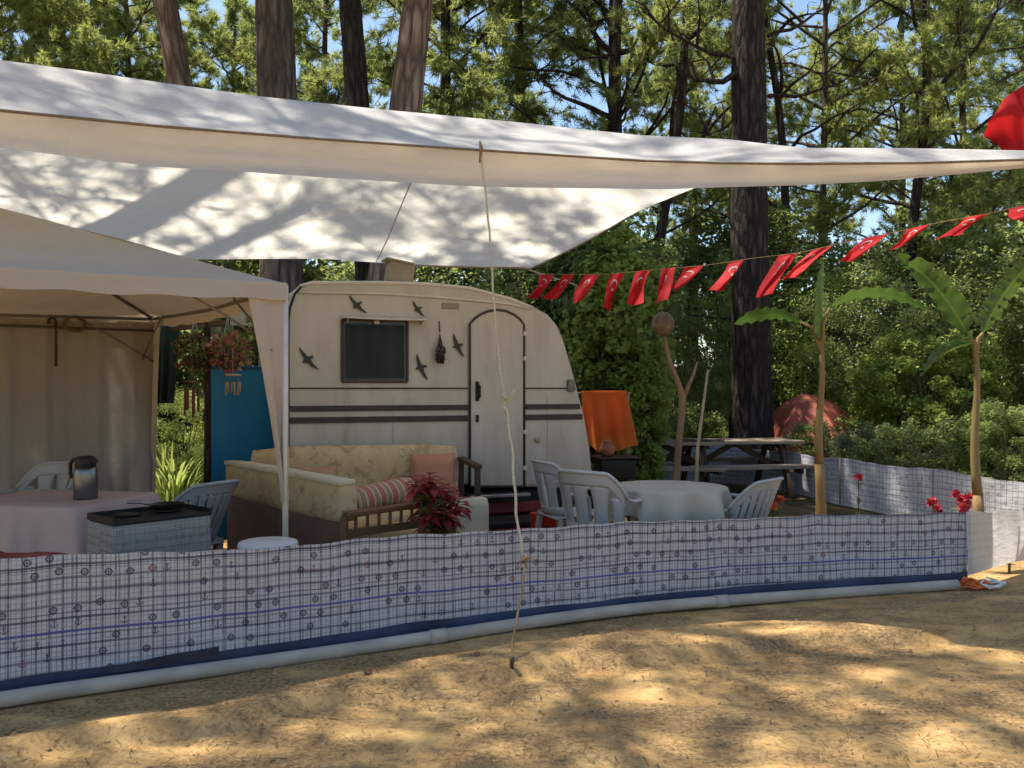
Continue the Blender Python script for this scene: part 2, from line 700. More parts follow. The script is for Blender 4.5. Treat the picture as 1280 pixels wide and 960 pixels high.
def trunk_mb(path, r0, r1, n=18, rough=.06, flare=.25):
    mb = MB()
    rs = []
    m = len(path)
    P2 = []
    # finer rings
    for i in range(m - 1):
        for k in range(4):
            P2.append(path[i].lerp(path[i + 1], k / 4))
    P2.append(path[-1])
    for i, p in enumerate(P2):
        t = i / (len(P2) - 1)
        rs.append(r0 + (r1 - r0) * t + r0 * flare * math.exp(-t * 26))
    mb.tube(P2, rs, n)
    vs = []
    for v in mb.v:
        q = Vector(v)
        i = min(range(len(P2)), key=lambda i: abs(P2[i].z - q.z))
        ax = Vector((q.x - P2[i].x, q.y - P2[i].y, 0))
        k = noise.fractal(Vector((q.x * 6, q.y * 6, q.z * 1.4)), 1, 2, 3) * rough
        vs.append(tuple(q + ax * k))
    mb.v = vs
    return mb


def pine_crown(path, z0, H, rad, limbs=28, twigs=9, tufts=6, per=14, L=.17, W=.008, shape='round', droop=.0, up=.15, bare=.35, extra_bare=0, spread=.07, limb_r=1.):
    """needles (V, F) and the limbs (MB) along a trunk path"""
    br = MB()
    TP, TD = [], []
    ang = rng.random() * 6

    def on_trunk(z):
        for a, b in zip(path, path[1:]):
            if a.z <= z <= b.z:
                return np.array(a.lerp(b, (z - a.z) / (b.z - a.z)))
        return np.array(path[-1])

    for i in range(limbs):
        t = (i + rng.random() * .8) / limbs
        z = z0 + (H - z0) * t
        ang += 2.4 + rng.normal() * .4
        if shape == 'round':
            rr = rad * math.sqrt(max(.06, 1 - (2 * t - .75) ** 2 / 1.65))
        elif shape == 'flat':
            rr = rad * (.55 + .55 * math.sin(t * 2.6))
        else:
            rr = rad * (1.05 - t * .9)
        rr *= .65 + .5 * rng.random()
        slope = up + .35 * t + rng.normal() * .12
        d = np.array([math.cos(ang), math.sin(ang), slope])
        pts = branch(on_trunk(z), d / np.linalg.norm(d), rr, 7, droop, .13)
        r0 = (.012 + .007 * rr) * limb_r
        br.tube([Vector(p) for p in pts], [r0 * (1 - .8 * k / 7) for k in range(8)], 5, False)
        for k in range(twigs):
            f = bare + (1 - bare) * (k + rng.random()) / twigs
            j = min(int(f * 7), 6)
            p = pts[j] + (pts[j + 1] - pts[j]) * (f * 7 - j)
            ax = pts[j + 1] - pts[j]
            ax /= np.linalg.norm(ax)
            td = ax * .5 + unit(1)[0] * .8 + np.array([0, 0, .18])
            td /= np.linalg.norm(td)
            tl = rr * (.17 + .16 * rng.random()) * (1.15 - .5 * f) + .12
            tp = branch(p, td, tl, 3, .02, .2)
            br.tube([Vector(q) for q in tp], [.009, .007, .005, .003], 4, False)
            for q in range(tufts):
                g = .25 + .75 * rng.random()
                jj = min(int(g * 3), 2)
                c = tp[jj] + (tp[jj + 1] - tp[jj]) * (g * 3 - jj) + rng.normal(size=3) * spread
                TP.append(c)
                TD.append(tp[jj + 1] - tp[jj])
    TP, TD = np.array(TP), np.array(TD)
    TD = TD / np.linalg.norm(TD, axis=1)[:, None]
    V, Fc = needle_tufts(TP, TD, per, L, W)
    return V, Fc, br


PINES = {}


def pine_proto(key, H, z0, rad, r0, r1, lean=(0, 0), **kw):
    path = trunk_path(H, lean)
    V, Fc, br = pine_crown(path, z0, H, rad, **kw)
    PINES[key] = (path, r0, r1, V, Fc, br)


def plant_pine(key, name, label, x, y, needle, bark, rot=0., scale=1., group=None, cat='tree', cache={}):
    path, r0, r1, V, Fc, br = PINES[key]
    t = thing(name, label, cat, (x, y, -.03), rot, group, scale)
    ck = (key, needle.name, bark.name)
    if ck not in cache:
        a = trunk_mb(path, r0, r1).build('trunk', bark, t)
        b = br.build('branches', bark if bark is not BARK_RED else BARK, t)
        c = np_mesh('crown', V, Fc, needle, t)
        cache[ck] = (a, b, c)
    else:
        for o in cache[ck]:
            c = o.copy()
            COL.objects.link(c)
            c.parent = t
    return t


def shrub_mesh(seed, rx, ry, H, clumps, per, L, W, z0=0., gap=.25):
    """leaf clumps spread over an uneven body"""
    C, N = [], []
    cs = []
    k = 0
    while len(cs) < clumps:
        u = unit(1)[0]
        rr = .45 + .55 * rng.random() ** .4
        p = np.array([u[0] * rx * rr, u[1] * ry * rr, z0 + (H - z0) * (.5 + .5 * u[2] * rr)])
        nz = noise.noise(Vector(p * 1.3) + Vector((seed * 7.7, 0, 0)))
        k += 1
        if nz > -gap or k > clumps * 30:
            cs.append((p, u))
    for p, u in cs:
        r = (.16 + .2 * rng.random()) * (rx + H * .5) * .34
        q = unit(per) * (rng.random((per, 1)) ** .45) * r
        q[:, 2] *= .75
        C.append(p + q)
        nn = unit(per) * .8 + np.array([0, 0, .55]) + u * .45
        N.append(nn / np.linalg.norm(nn, axis=1)[:, None])
    C, N = np.concatenate(C), np.concatenate(N)
    C[:, 2] = np.maximum(C[:, 2], .04)
    V, Fc = leaves(C, N, L, W)
    st = MB()
    for p, u in cs[::4]:
        a = np.array([p[0] * .08, p[1] * .08, 0.])
        m = a * .5 + p * .5 + np.array([0, 0, .12 * H]) * .4 + rng.normal(size=3) * .06
        st.tube([Vector(a), Vector(m), Vector(p)], [.022, .014, .004], 5, False)
    return V, Fc, st


SHRUBS = {}


def shrub_proto(key, *a, **k):
    SHRUBS[key] = shrub_mesh(*a, **k)


def plant_shrub(key, name, label, px, d, m, scale=1., rot=0., group=None, cat='shrub', sz=None, cache={}, y=None, x=None):
    V, Fc, st = SHRUBS[key]
    X = (px - 640) / F * d if x is None else x
    t = thing(name, label, cat, (X, d, -.02), rot, group, scale)
    if sz:
        t.scale = sz
    ck = (key, m.name)
    if ck not in cache:
        cache[ck] = (np_mesh('foliage', V, Fc, m, t), st.build('stems', TWIG, t))
    else:
        for o in cache[ck]:
            c = o.copy()
            COL.objects.link(c)
            c.parent = t
    return t


pine_proto('tall_a', 15, 8.4, 3.2, .32, .12, (.02, 0), limbs=24, twigs=10, tufts=6, per=16, L=.20, W=.011, shape='round')
pine_proto('tall_b', 16, 8.2, 3.2, .25, .09, (-.03, .01), limbs=24, twigs=10, tufts=6, per=16, L=.20, W=.011, shape='round')
pine_proto('big', 18, 10., 3.4, .345, .16, (-.006, 0), limbs=24, twigs=10, tufts=6, per=16, L=.20, W=.011, shape='round')
pine_proto('dapple', 15, 7.4, 4.9, .26, .10, (.01, 0), limbs=25, twigs=12, tufts=4, per=13, L=.21, W=.012, shape='round', bare=.2, spread=.20, limb_r=.6)
pine_proto('sparse', 15, 7.4, 4.9, .20, .03, (.01, 0), limbs=30, twigs=12, tufts=4, per=13, L=.20, W=.011, shape='round', bare=.15, spread=.24, limb_r=.45)
pine_proto('full', 13, 2.2, 3.9, .18, .05, (.01, 0), limbs=66, twigs=12, tufts=8, per=26, L=.19, W=.011, shape='round', bare=.25)
pine_proto('airy', 13, 2.6, 4.2, .11, .04, (.02, 0), limbs=40, twigs=12, tufts=9, per=28, L=.17, W=.010, shape='round', bare=.45, up=.3)
pine_proto('slim', 13, 4.0, 2.9, .19, .05, (.0, 0), limbs=40, twigs=11, tufts=8, per=26, L=.19, W=.0105, shape='round', bare=.25, droop=-.03)
shrub_proto('round', 1, 1.3, 1.2, 2.6, 150, 95, .085, .050)
shrub_proto('tall', 2, 1.05, 1.0, 3.9, 190, 95, .085, .052)
shrub_proto('wide', 3, 1.9, 1.4, 2.0, 150, 95, .085, .045)
shrub_proto('fine', 4, 1.4, 1.3, 3.0, 190, 120, .055, .020)
shrub_proto('ivy', 5, .62, .6, 3.3, 170, 60, .085, .075, gap=.6)
# ------------------------------------------------------------------ planting
def XP(px, d):
    return (px - 640) / F * d


g = 'tall pines behind the camp'
plant_pine('tall_b', 'pine_tree', 'reddish pine trunk leaning left, leftmost trunk rising behind the white tarp', -3.95, 13.2, NEEDLE_G, BARK_RED, 0, 1., g).rotation_euler = (0, R(-9.5), 0)
plant_pine('tall_a', 'pine_tree', 'thick upright grey brown pine trunk, second from the left behind the tarp', XP(351, 12) + .07, 12, NEEDLE_D, BARK, R(180), 1.08, g)
plant_pine('tall_b', 'pine_tree', 'very dark slim pine trunk close beside the reddish brown one behind the tarp', XP(440, 13.5) + .45, 13.5, NEEDLE_D, BARK_DARK, R(165), 1., g).rotation_euler = (0, R(5), R(165))
plant_pine('tall_a', 'pine_tree', 'reddish brown pine trunk leaning right, next to the very dark trunk', XP(497, 12.6) - .5, 12.6, NEEDLE_G, BARK_RED, R(20), 1., g).rotation_euler = (0, R(5), R(20))
plant_pine('big', 'pine_tree', 'huge dark pine trunk standing behind the wooden picnic tables', XP(940, 14.2), 14.2, NEEDLE_D, BARK_DARK, R(0), 1., g)
# neighbours whose crowns shade the camp
plant_pine('dapple', 'pine_tree', 'pine at the left of the camp whose crown dapples the sand', -8.6, 6.2, NEEDLE_G, BARK, R(75), 1., g)
plant_pine('sparse', 'pine_tree', 'very tall pine behind the gazebo whose crown dapples the nearest sand', -5.25, 7.85, NEEDLE_G, BARK, R(155), 1.4, g)
plant_pine('dapple', 'pine_tree', 'pine far left whose crown dapples the white tarp', -6.9, 9.6, NEEDLE_G, BARK, R(230), 1.05, g)

gy = 'sunlit pines in the background'
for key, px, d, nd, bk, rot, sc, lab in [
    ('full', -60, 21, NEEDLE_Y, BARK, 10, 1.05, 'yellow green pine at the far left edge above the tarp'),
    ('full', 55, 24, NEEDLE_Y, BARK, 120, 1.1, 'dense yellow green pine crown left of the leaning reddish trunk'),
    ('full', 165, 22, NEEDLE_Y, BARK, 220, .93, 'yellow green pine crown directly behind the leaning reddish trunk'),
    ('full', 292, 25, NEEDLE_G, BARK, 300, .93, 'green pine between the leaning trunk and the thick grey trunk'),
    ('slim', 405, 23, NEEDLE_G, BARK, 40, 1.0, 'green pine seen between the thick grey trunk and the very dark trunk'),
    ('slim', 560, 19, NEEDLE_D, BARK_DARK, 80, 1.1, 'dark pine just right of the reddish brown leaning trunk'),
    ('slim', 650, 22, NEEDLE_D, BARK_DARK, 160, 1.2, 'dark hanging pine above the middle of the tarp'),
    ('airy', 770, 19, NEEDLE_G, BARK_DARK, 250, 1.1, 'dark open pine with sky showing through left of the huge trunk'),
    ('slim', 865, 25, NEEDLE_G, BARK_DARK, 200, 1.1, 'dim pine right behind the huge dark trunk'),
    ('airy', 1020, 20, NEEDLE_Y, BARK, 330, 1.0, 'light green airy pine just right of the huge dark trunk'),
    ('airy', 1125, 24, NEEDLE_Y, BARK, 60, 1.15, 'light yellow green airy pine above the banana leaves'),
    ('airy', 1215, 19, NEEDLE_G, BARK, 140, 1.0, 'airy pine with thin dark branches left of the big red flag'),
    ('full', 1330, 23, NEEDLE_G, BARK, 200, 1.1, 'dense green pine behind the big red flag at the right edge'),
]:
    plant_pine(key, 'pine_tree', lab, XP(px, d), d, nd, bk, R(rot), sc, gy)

# leaning bare trunk by the sky gap, and the thin sapling trunks on the right
def bare_tree(name, label, pts, r, lab_group='bare slender trunks', limbs=7, seed=1):
    t = thing(name, label, 'tree', tuple(pts[0]), 0, lab_group)
    loc = [p - pts[0] for p in pts]
    n = 10
    path = [loc[0] + (loc[-1] - loc[0]) * (i / n) + Vector((.08 * math.sin(i + seed), .05 * math.cos(i * 1.7), 0)) for i in range(n + 1)]
    MB().tube(path, [r * (1 - .6 * i / n) for i in range(n + 1)], 9).build('trunk', BARK_DARK, t)
    b = MB()
    for k in range(limbs):
        i = 4 + (k * 5 // limbs) + (k % 2)
        i = min(i, n - 1)
        a = k * 2.5 + seed
        d = np.array([math.cos(a), math.sin(a) * .6, .35 + .3 * rng.random()])
        q = branch(np.array(path[i]), d / np.linalg.norm(d), 1.5 + rng.random() * 1.6, 7, .03, .2)
        b.tube([Vector(x) for x in q], [r * .42 * (1 - .8 * j / 7) for j in range(8)], 5, False)
        for m in (3, 5, 6):
            e = np.array([math.cos(a + m), math.sin(a + m), .3])
            q2 = branch(q[m], e / np.linalg.norm(e), .5 + .7 * rng.random(), 4, .03, .25)
            b.tube([Vector(x) for x in q2], [.012, .010, .007, .005, .003], 4, False)
    b.build('branches', BARK_DARK, t)
    return t


bare_tree('bare_tree', 'dark mossy trunk leaning right in the sky gap left of the huge trunk', [P(800, 560, 17), P(878, -170, 17)], .14, limbs=6, seed=2)
bare_tree('bare_tree', 'upright dark forked trunk in the sky gap above the tarp', [P(765, 560, 18), P(780, -260, 18)], .17, limbs=9, seed=5)
bare_tree('bare_tree', 'thin bare dark tree with spreading twigs right of the huge trunk', [P(1000, 540, 18.5), P(950, -150, 18.5)], .12, limbs=8, seed=3)
bare_tree('bare_tree', 'thin grey bare trunk behind the tall banana plant', [P(1135, 540, 17.5), P(1165, -160, 17.5)], .13, limbs=10, seed=8)

# side limbs of the huge pine trunk
big = [o for o in COL.objects if o.get('label', '').startswith('huge dark pine')][0]
bm_ = MB()
for (px0, y0, px1, y1, dd, r) in [(925, 92, 850, 88, -.5, .06), (925, 75, 800, 10, .3, .04), (960, 120, 1080, 85, -.3, .035), (925, 140, 870, 165, -.6, .025), (960, 45, 1060, -20, .2, .035)]:
    a, b = P(px0, y0, 14.1), P(px1, y1, 14.1 + dd)
    q = [a.lerp(b, k / 7) + Vector((0, 0, -.16 * math.sin(k / 7 * 3.1) + .025 * math.sin(k * 2.1))) for k in range(8)]
    bm_.tube([v - big.location for v in q], [r * (1 - .1 * k) for k in range(8)], 7, False)
    for k in (3, 5, 6):
        e = q[k] + Vector((rng.normal() * .5, rng.normal() * .4, .3 + rng.random() * .5))
        bm_.tube([v - big.location for v in (q[k], q[k].lerp(e, .5) + Vector((.05, 0, .08)), e)], [.03, .02, .006], 5, False)
bm_.build('limbs', BARK_DARK, big)

gs = 'bushes round the camp'
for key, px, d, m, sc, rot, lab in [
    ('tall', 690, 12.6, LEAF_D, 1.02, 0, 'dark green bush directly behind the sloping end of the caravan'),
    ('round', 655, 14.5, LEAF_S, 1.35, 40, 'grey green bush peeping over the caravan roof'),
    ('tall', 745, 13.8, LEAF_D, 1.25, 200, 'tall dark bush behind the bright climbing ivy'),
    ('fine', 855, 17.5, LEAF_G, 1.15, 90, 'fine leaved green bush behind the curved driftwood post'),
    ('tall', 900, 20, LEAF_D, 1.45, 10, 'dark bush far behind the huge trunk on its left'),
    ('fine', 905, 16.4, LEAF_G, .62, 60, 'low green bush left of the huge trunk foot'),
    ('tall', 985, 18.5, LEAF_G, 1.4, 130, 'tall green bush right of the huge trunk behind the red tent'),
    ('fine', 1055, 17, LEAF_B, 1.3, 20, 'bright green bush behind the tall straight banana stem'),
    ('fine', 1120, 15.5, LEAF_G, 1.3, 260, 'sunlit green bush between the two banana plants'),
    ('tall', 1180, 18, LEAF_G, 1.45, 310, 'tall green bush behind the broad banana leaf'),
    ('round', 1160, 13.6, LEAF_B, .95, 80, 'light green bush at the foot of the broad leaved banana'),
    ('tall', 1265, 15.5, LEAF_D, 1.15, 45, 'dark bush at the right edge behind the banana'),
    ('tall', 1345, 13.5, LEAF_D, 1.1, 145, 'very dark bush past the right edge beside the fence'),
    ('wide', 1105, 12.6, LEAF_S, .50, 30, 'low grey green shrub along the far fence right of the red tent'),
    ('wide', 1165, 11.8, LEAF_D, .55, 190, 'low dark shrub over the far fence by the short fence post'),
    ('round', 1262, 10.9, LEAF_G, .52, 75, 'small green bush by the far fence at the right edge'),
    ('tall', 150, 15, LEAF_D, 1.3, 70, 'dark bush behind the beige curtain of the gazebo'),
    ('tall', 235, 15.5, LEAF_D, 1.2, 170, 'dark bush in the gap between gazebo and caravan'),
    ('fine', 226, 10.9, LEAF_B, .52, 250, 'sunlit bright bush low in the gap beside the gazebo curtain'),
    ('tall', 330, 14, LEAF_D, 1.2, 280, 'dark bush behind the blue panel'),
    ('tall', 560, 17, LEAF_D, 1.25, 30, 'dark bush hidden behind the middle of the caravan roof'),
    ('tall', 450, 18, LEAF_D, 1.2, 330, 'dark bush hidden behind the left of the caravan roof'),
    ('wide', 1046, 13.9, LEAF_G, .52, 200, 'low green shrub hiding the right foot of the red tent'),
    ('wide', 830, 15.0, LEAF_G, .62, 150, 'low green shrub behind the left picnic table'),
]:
    plant_shrub(key, 'bush', lab, px, d, m, sc, R(rot), gs)

iv = plant_shrub('ivy', 'ivy_column', 'bright green ivy climbing a post right of the caravan', 770, 11.4, LEAF_B, 1.0, 0, None, 'climber', sz=(1.05, .9, 1.12))
iv2 = plant_shrub('ivy', 'ivy_column', 'darker ivy mass between the caravan and the bright ivy', 728, 11.9, LEAF_D, 1.0, R(100), None, 'climber', sz=(1.15, .9, 1.2))
iv3 = plant_shrub('ivy', 'ivy_column', 'ivy hanging low on the bright ivy column just right of the orange towel', 792, 11.2, LEAF_B, 1.0, R(200), None, 'climber', sz=(.62, .7, .66))

# far wood: one mass
def far_wood():
    C, N = [], []
    n = 760
    for i in range(n):
        d = 29 + rng.random() * 16
        x = (rng.random() * 2 - 1) * d * .82
        if i > 400:
            a_ = R(150 + 240 * rng.random())
            rr_ = 17 + rng.random() * 9
            x, d = rr_ * math.cos(a_) * 1.3, rr_ * math.sin(a_) * 1.1 + 2
        hmax = (5.2 if i <= 400 else 7.) + 3.0 * noise.noise(Vector((x * .16, 2.2, d * .1)))
        z = hmax * rng.random() ** .8
        r = .8 + rng.random() * .9
        k = 210
        q = unit(k) * (rng.random((k, 1)) ** .4) * r
        C.append(np.array([x, d, z]) + q)
        nn = unit(k) + np.array([0, 0, .5])
        N.append(nn / np.linalg.norm(nn, axis=1)[:, None])
    C, N = np.concatenate(C), np.concatenate(N)
    C[:, 2] = np.maximum(C[:, 2], .1)
    V, Fc = leaves(C, N, .24, .13)
    tag(np_mesh('far_wood', V, Fc, LEAF_D), 'far off dark wood closing the view behind the trees', 'wood', kind='stuff')


far_wood()


# banana plants ------------------------------------------------------
BAN, _nt = base_mat('banana_leaf')
_uv = _nt.new('ShaderNodeSeparateXYZ')
_nt.l.new(_nt.uv(), _uv.inputs[0])
_st = _nt.math('PINGPONG', _nt.math('ADD', _uv.outputs[0], _nt.math('MULTIPLY', _nt.math('ABSOLUTE', _nt.math('SUBTRACT', _uv.outputs[1], .5)), .12)), .012)
_c = _nt.mix(_nt.math('MULTIPLY', _st, 45, clamp=True), (.035, .085, .02), (.06, .125, .03))
_rib = _nt.math('LESS_THAN', _nt.math('ABSOLUTE', _nt.math('SUBTRACT', _uv.outputs[1], .5)), .035)
_c = _nt.mix(_rib, _c, (.15, .20, .06))
_edge = _nt.math('GREATER_THAN', _nt.math('ABSOLUTE', _nt.math('SUBTRACT', _uv.outputs[1], .5)), .475)
_c = _nt.mix(_nt.math('MULTIPLY', _edge, .7), _c, (.22, .16, .06))
finish(_nt, _c, .42, _st, .3, .02, trans=.25, trans_col=(.12, .22, .04), spec=.4)
BANSTEM = M('banana_stem', (.30, .18, .075), (.19, .125, .05), 5, .7, .3, 30, stretch=(3, 3, .6))
BANSTEM_G = M('banana_stem_green', (.19, .155, .06), (.22, .135, .055), 4, .6, .2, 20, stretch=(3, 3, .7))


def banana_leaf(base, tip, width, droop=.12, roll=0., fold=.25, seed=0, tears=0):
    """MB in world coordinates: leaf blade along an arched midrib"""
    base, tip = Vector(base), Vector(tip)
    ax = tip - base
    L = ax.length
    side = ax.normalized().cross(Vector((0, 0, 1)))
    if side.length < .05:
        side = Vector((1, 0, 0))
    side.normalize()
    up = side.cross(ax.normalized()).normalized()
    rot = Matrix.Rotation(roll, 3, ax.normalized())
    side, up = rot @ side, rot @ up
    mb = MB()

    def fn(u, v):
        t = .04 + .96 * u
        w_ = width * .5 * max(.02, (min(1, u * 5 + .1)) ** .8 * (1 - max(0, u - .62) ** 1.7 * 4.6 * .92))
        s = (v - .5) * 2
        tear = 0
        if tears and abs(s) > .35:
            tear = .17 * width * (1 if noise.noise(Vector((u * 22 + seed, s > 0, 0))) > .18 else 0)
        rip = .05 * width * math.sin(u * 46 + seed + s) * abs(s) ** 2
        p = base + ax * t + up * (droop * L * math.sin(math.pi * min(1, t * 1.02)) - 0 * t)
        p = p + side * s * (w_ - tear) + up * (fold * w_ * abs(s) ** 1.2 + rip - tear * .8)
        return p
    mb.grid(fn, 110, 10)
    return mb


def banana(name, label, foot, top, r, leaf_specs, stem_split=.45):
    t = thing(name, label, 'plant', tuple(foot), 0, None)
    o = Vector(foot)
    n = 10
    pth = [Vector((0, 0, 0)).lerp(top - o, k / n) + Vector((.015 * math.sin(k * .9), 0, 0)) for k in range(n + 1)]
    k = int(n * stem_split)
    rr = [r * (1.25 - .75 * i / n) for i in range(n + 1)]
    MB().tube(pth[:k + 1], rr[:k + 1], 12).build('stem_sheath', BANSTEM, t)
    MB().tube(pth[k:], [x * .98 for x in rr[k:]], 12).build('stem', BANSTEM_G, t)
    for (a, b, wd, kw) in leaf_specs:
        lf = banana_leaf(a, b, wd, **kw)
        lf.v = [tuple(Vector(v) - o) for v in lf.v]
        lo = lf.build('leaf', BAN, t)
        # stalk from the stem top to the blade
        tp = pth[-1]
        st = MB().tube([tp - Vector((0, 0, .1)), tp.lerp(Vector(a) - o, .5) + Vector((0, 0, .05)), Vector(a) - o + (Vector(b) - Vector(a)) * .04], [.022, .018, .013], 8)
        st.build('stalk', BANSTEM_G, lo)
    return t


f1 = P(1024, 680, 8.2); f1.z = 0
banana('banana_plant', 'tall thin banana plant with a straight orange brown stem and narrow leaves', f1, P(1026, 430, 8.2), .046, [
    (P(1025, 432, 8.2), P(1030, 328, 8.1), .15, dict(droop=0, roll=R(75), fold=.9, seed=1)),
    (P(1032, 385, 8.2), P(1160, 386, 7.9), .24, dict(droop=.16, roll=R(-20), fold=.2, seed=3)),
    (P(1005, 403, 8.2), P(918, 405, 8.6), .22, dict(droop=.14, roll=R(28), fold=.15, seed=5)),
])
f2 = P(1222, 690, 7.6); f2.z = 0
banana('banana_plant', 'banana plant with broad ragged leaves at the right edge', f2, P(1219, 440, 7.6), .043, [
    (P(1216, 428, 7.6), P(1122, 318, 7.3), .24, dict(droop=.12, roll=R(24), fold=.45, seed=2, tears=1)),
    (P(1226, 420, 7.6), P(1305, 310, 7.3), .20, dict(droop=.10, roll=R(-50), fold=.3, seed=8, tears=1)),
    (P(1219, 428, 7.6), P(1150, 470, 7.9), .10, dict(droop=.25, roll=R(50), fold=.9, seed=4, tears=1)),
], stem_split=.3)
# ------------------------------------------------------------------ windbreak
def windbreak_mat(name, fade=0., tint=(.52, .53, .56), trans=.15, sc=1.):
    m, nt = base_mat(name)
    uv = nt.new('ShaderNodeSeparateXYZ')
    nt.l.new(nt.uv(), uv.inputs[0])
    wob = nt.noise(nt.uv(), 1.2, 3)
    u = nt.math('ADD', uv.outputs[0], nt.math('MULTIPLY', wob, .012))
    v = nt.math('ADD', uv.outputs[1], nt.math('MULTIPLY', wob, .016))
    if sc != 1:
        u, v = nt.math('MULTIPLY', u, sc), nt.math('MULTIPLY', v, sc)
    v = nt.math('ADD', v, nt.math('MULTIPLY', u, .012))

    def line(x, per, wd, off=0.):
        return nt.math('LESS_THAN', nt.math('PINGPONG', nt.math('ADD', x, off), per / 2), wd / 2)
    nv = nt.noise(nt.mapped(nt.uv(), (1, 8, 1)), 2.5, 3)
    vary = nt.ramp(nv, [(.35, (.62,) * 3), (.65, (1,) * 3)])
    c = nt.mix(.25, (tint[0], tint[1], tint[2]), nt.ramp(nt.noise(nt.uv(), 1.7, 3), [(.35, (.46, .455, .51)), (.65, (.56, .57, .56))]))
    ln = nt.math('MULTIPLY', line(u, .0215, .0050), .55)
    ln = nt.math('MAXIMUM', ln, nt.math('MULTIPLY', line(u, .058, .0080, .01), .9))
    ln = nt.math('MAXIMUM', ln, nt.math('MULTIPLY', line(u, .103, .0055, .0185), .8))
    ln = nt.math('MAXIMUM', ln, nt.math('MULTIPLY', line(v, .0235, .0046), .5))
    hz = nt.math('MAXIMUM', line(v, .066, .0115), nt.math('MULTIPLY', line(v, .113, .006, .03), .8))
    c = nt.mix(nt.math('MULTIPLY', ln, vary), c, (.06, .065, .105))
    c = nt.mix(nt.math('MULTIPLY', hz, nt.math('MULTIPLY', vary, .82)), c, (.035, .04, .08))
    blue = nt.math('MULTIPLY', line(v, .392, .013, .06), .65)
    c = nt.mix(blue, c, (.08, .10, .34))
    # printed wheels and anchors, one per cell, thinned at random
    cu, cv = .104, .082
    row = nt.math('FLOOR', nt.math('DIVIDE', v, cv))
    uo = nt.math('ADD', u, nt.math('MULTIPLY', row, .037))
    col = nt.math('FLOOR', nt.math('DIVIDE', uo, cu))
    cmb = nt.new('ShaderNodeCombineXYZ')
    nt.l.new(col, cmb.inputs[0])
    nt.l.new(row, cmb.inputs[1])
    wn_ = nt.new('ShaderNodeTexWhiteNoise', noise_dimensions='2D')
    nt.l.new(cmb.outputs[0], wn_.inputs['Vector'])
    h = wn_.outputs['Value']
    hs = nt.new('ShaderNodeSeparateColor')
    nt.l.new(wn_.outputs['Color'], hs.inputs[0])
    x = nt.math('SUBTRACT', nt.math('SUBTRACT', uo, nt.math('MULTIPLY', col, cu)), nt.math('ADD', cu * .3, nt.math('MULTIPLY', hs.outputs[0], cu * .4)))
    y = nt.math('SUBTRACT', nt.math('SUBTRACT', v, nt.math('MULTIPLY', row, cv)), nt.math('ADD', cv * .35, nt.math('MULTIPLY', hs.outputs[1], cv * .3)))
    ax, ay = nt.math('ABSOLUTE', x), nt.math('ABSOLUTE', y)
    r = nt.math('SQRT', nt.math('ADD', nt.math('MULTIPLY', x, x), nt.math('MULTIPLY', y, y)))
    ring = nt.math('LESS_THAN', nt.math('ABSOLUTE', nt.math('SUBTRACT', r, .0145)), .0044)
    hub = nt.math('LESS_THAN', r, .005)
    spk = nt.math('MULTIPLY', nt.math('LESS_THAN', nt.math('MINIMUM', ax, ay), .0018), nt.math('LESS_THAN', r, .0225))
    wheel = nt.math('MULTIPLY', nt.math('MAXIMUM', nt.math('MAXIMUM', ring, hub), spk), nt.math('GREATER_THAN', h, .66))
    shank = nt.math('MULTIPLY', nt.math('LESS_THAN', ax, .0034), nt.math('LESS_THAN', ay, .021))
    stock = nt.math('MULTIPLY', nt.math('LESS_THAN', ax, .010), nt.math('LESS_THAN', nt.math('ABSOLUTE', nt.math('SUBTRACT', y, .012)), .0022))
    arc = nt.math('MULTIPLY', nt.math('LESS_THAN', nt.math('ABSOLUTE', nt.math('SUBTRACT', r, .017)), .0026), nt.math('LESS_THAN', y, -.004))
    anchor = nt.math('MULTIPLY', nt.math('MAXIMUM', nt.math('MAXIMUM', shank, stock), arc), nt.math('LESS_THAN', h, .24))
    motif = nt.math('MAXIMUM', wheel, anchor)
    mc = nt.mix(nt.math('GREATER_THAN', hs.outputs[2], .95), (.025, .03, .07), (.20, .06, .06))
    c = nt.mix(nt.math('MULTIPLY', motif, .78), c, mc)
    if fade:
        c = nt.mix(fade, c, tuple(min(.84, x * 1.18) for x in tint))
    hem = nt.math('LESS_THAN', uv.outputs[1], -1)
    c = nt.mix(hem, c, (.05, .1, .3))
    wr = nt.noise(nt.mapped(nt.uv(), (2, 5, 1)), 3, 4)
    finish(nt, c, .75, wr, .35, .03, trans=trans, spec=.25)
    return m


WB = windbreak_mat('windbreak_print')
WB_BACKLIT = windbreak_mat('windbreak_print_backlit', .84, (.86, .86, .87), trans=.66)  # near-white tint and faded print paint in sun shining through the cloth
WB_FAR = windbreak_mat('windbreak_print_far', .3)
HEM = M('blue_hem', (.04, .06, .12), (.025, .035, .07), 3, .6, spec=.4)
HEMB = M('dark_hem', (.02, .022, .03), (.035, .04, .06), 3, .7)
PVC = M('grey_pipe', (.44, .40, .335), (.32, .29, .24), 3.5, .6, spec=.2, stretch=(1, 1, 3))
WOODP = M('post_wood', (.30, .22, .13), (.17, .12, .07), 14, .8, .3, 40, stretch=(1, 1, .15))


def fence_top(s):
    x = FENCE.at(s)[0]
    px = 640 + F * x.x / x.y
    y = interp(px, [(-400, 745), (0, 696), (200, 689), (350, 681), (530, 667), (700, 656), (850, 649), (1000, 644), (1212, 639)])
    return EYE - (y - HOR) / F * x.y


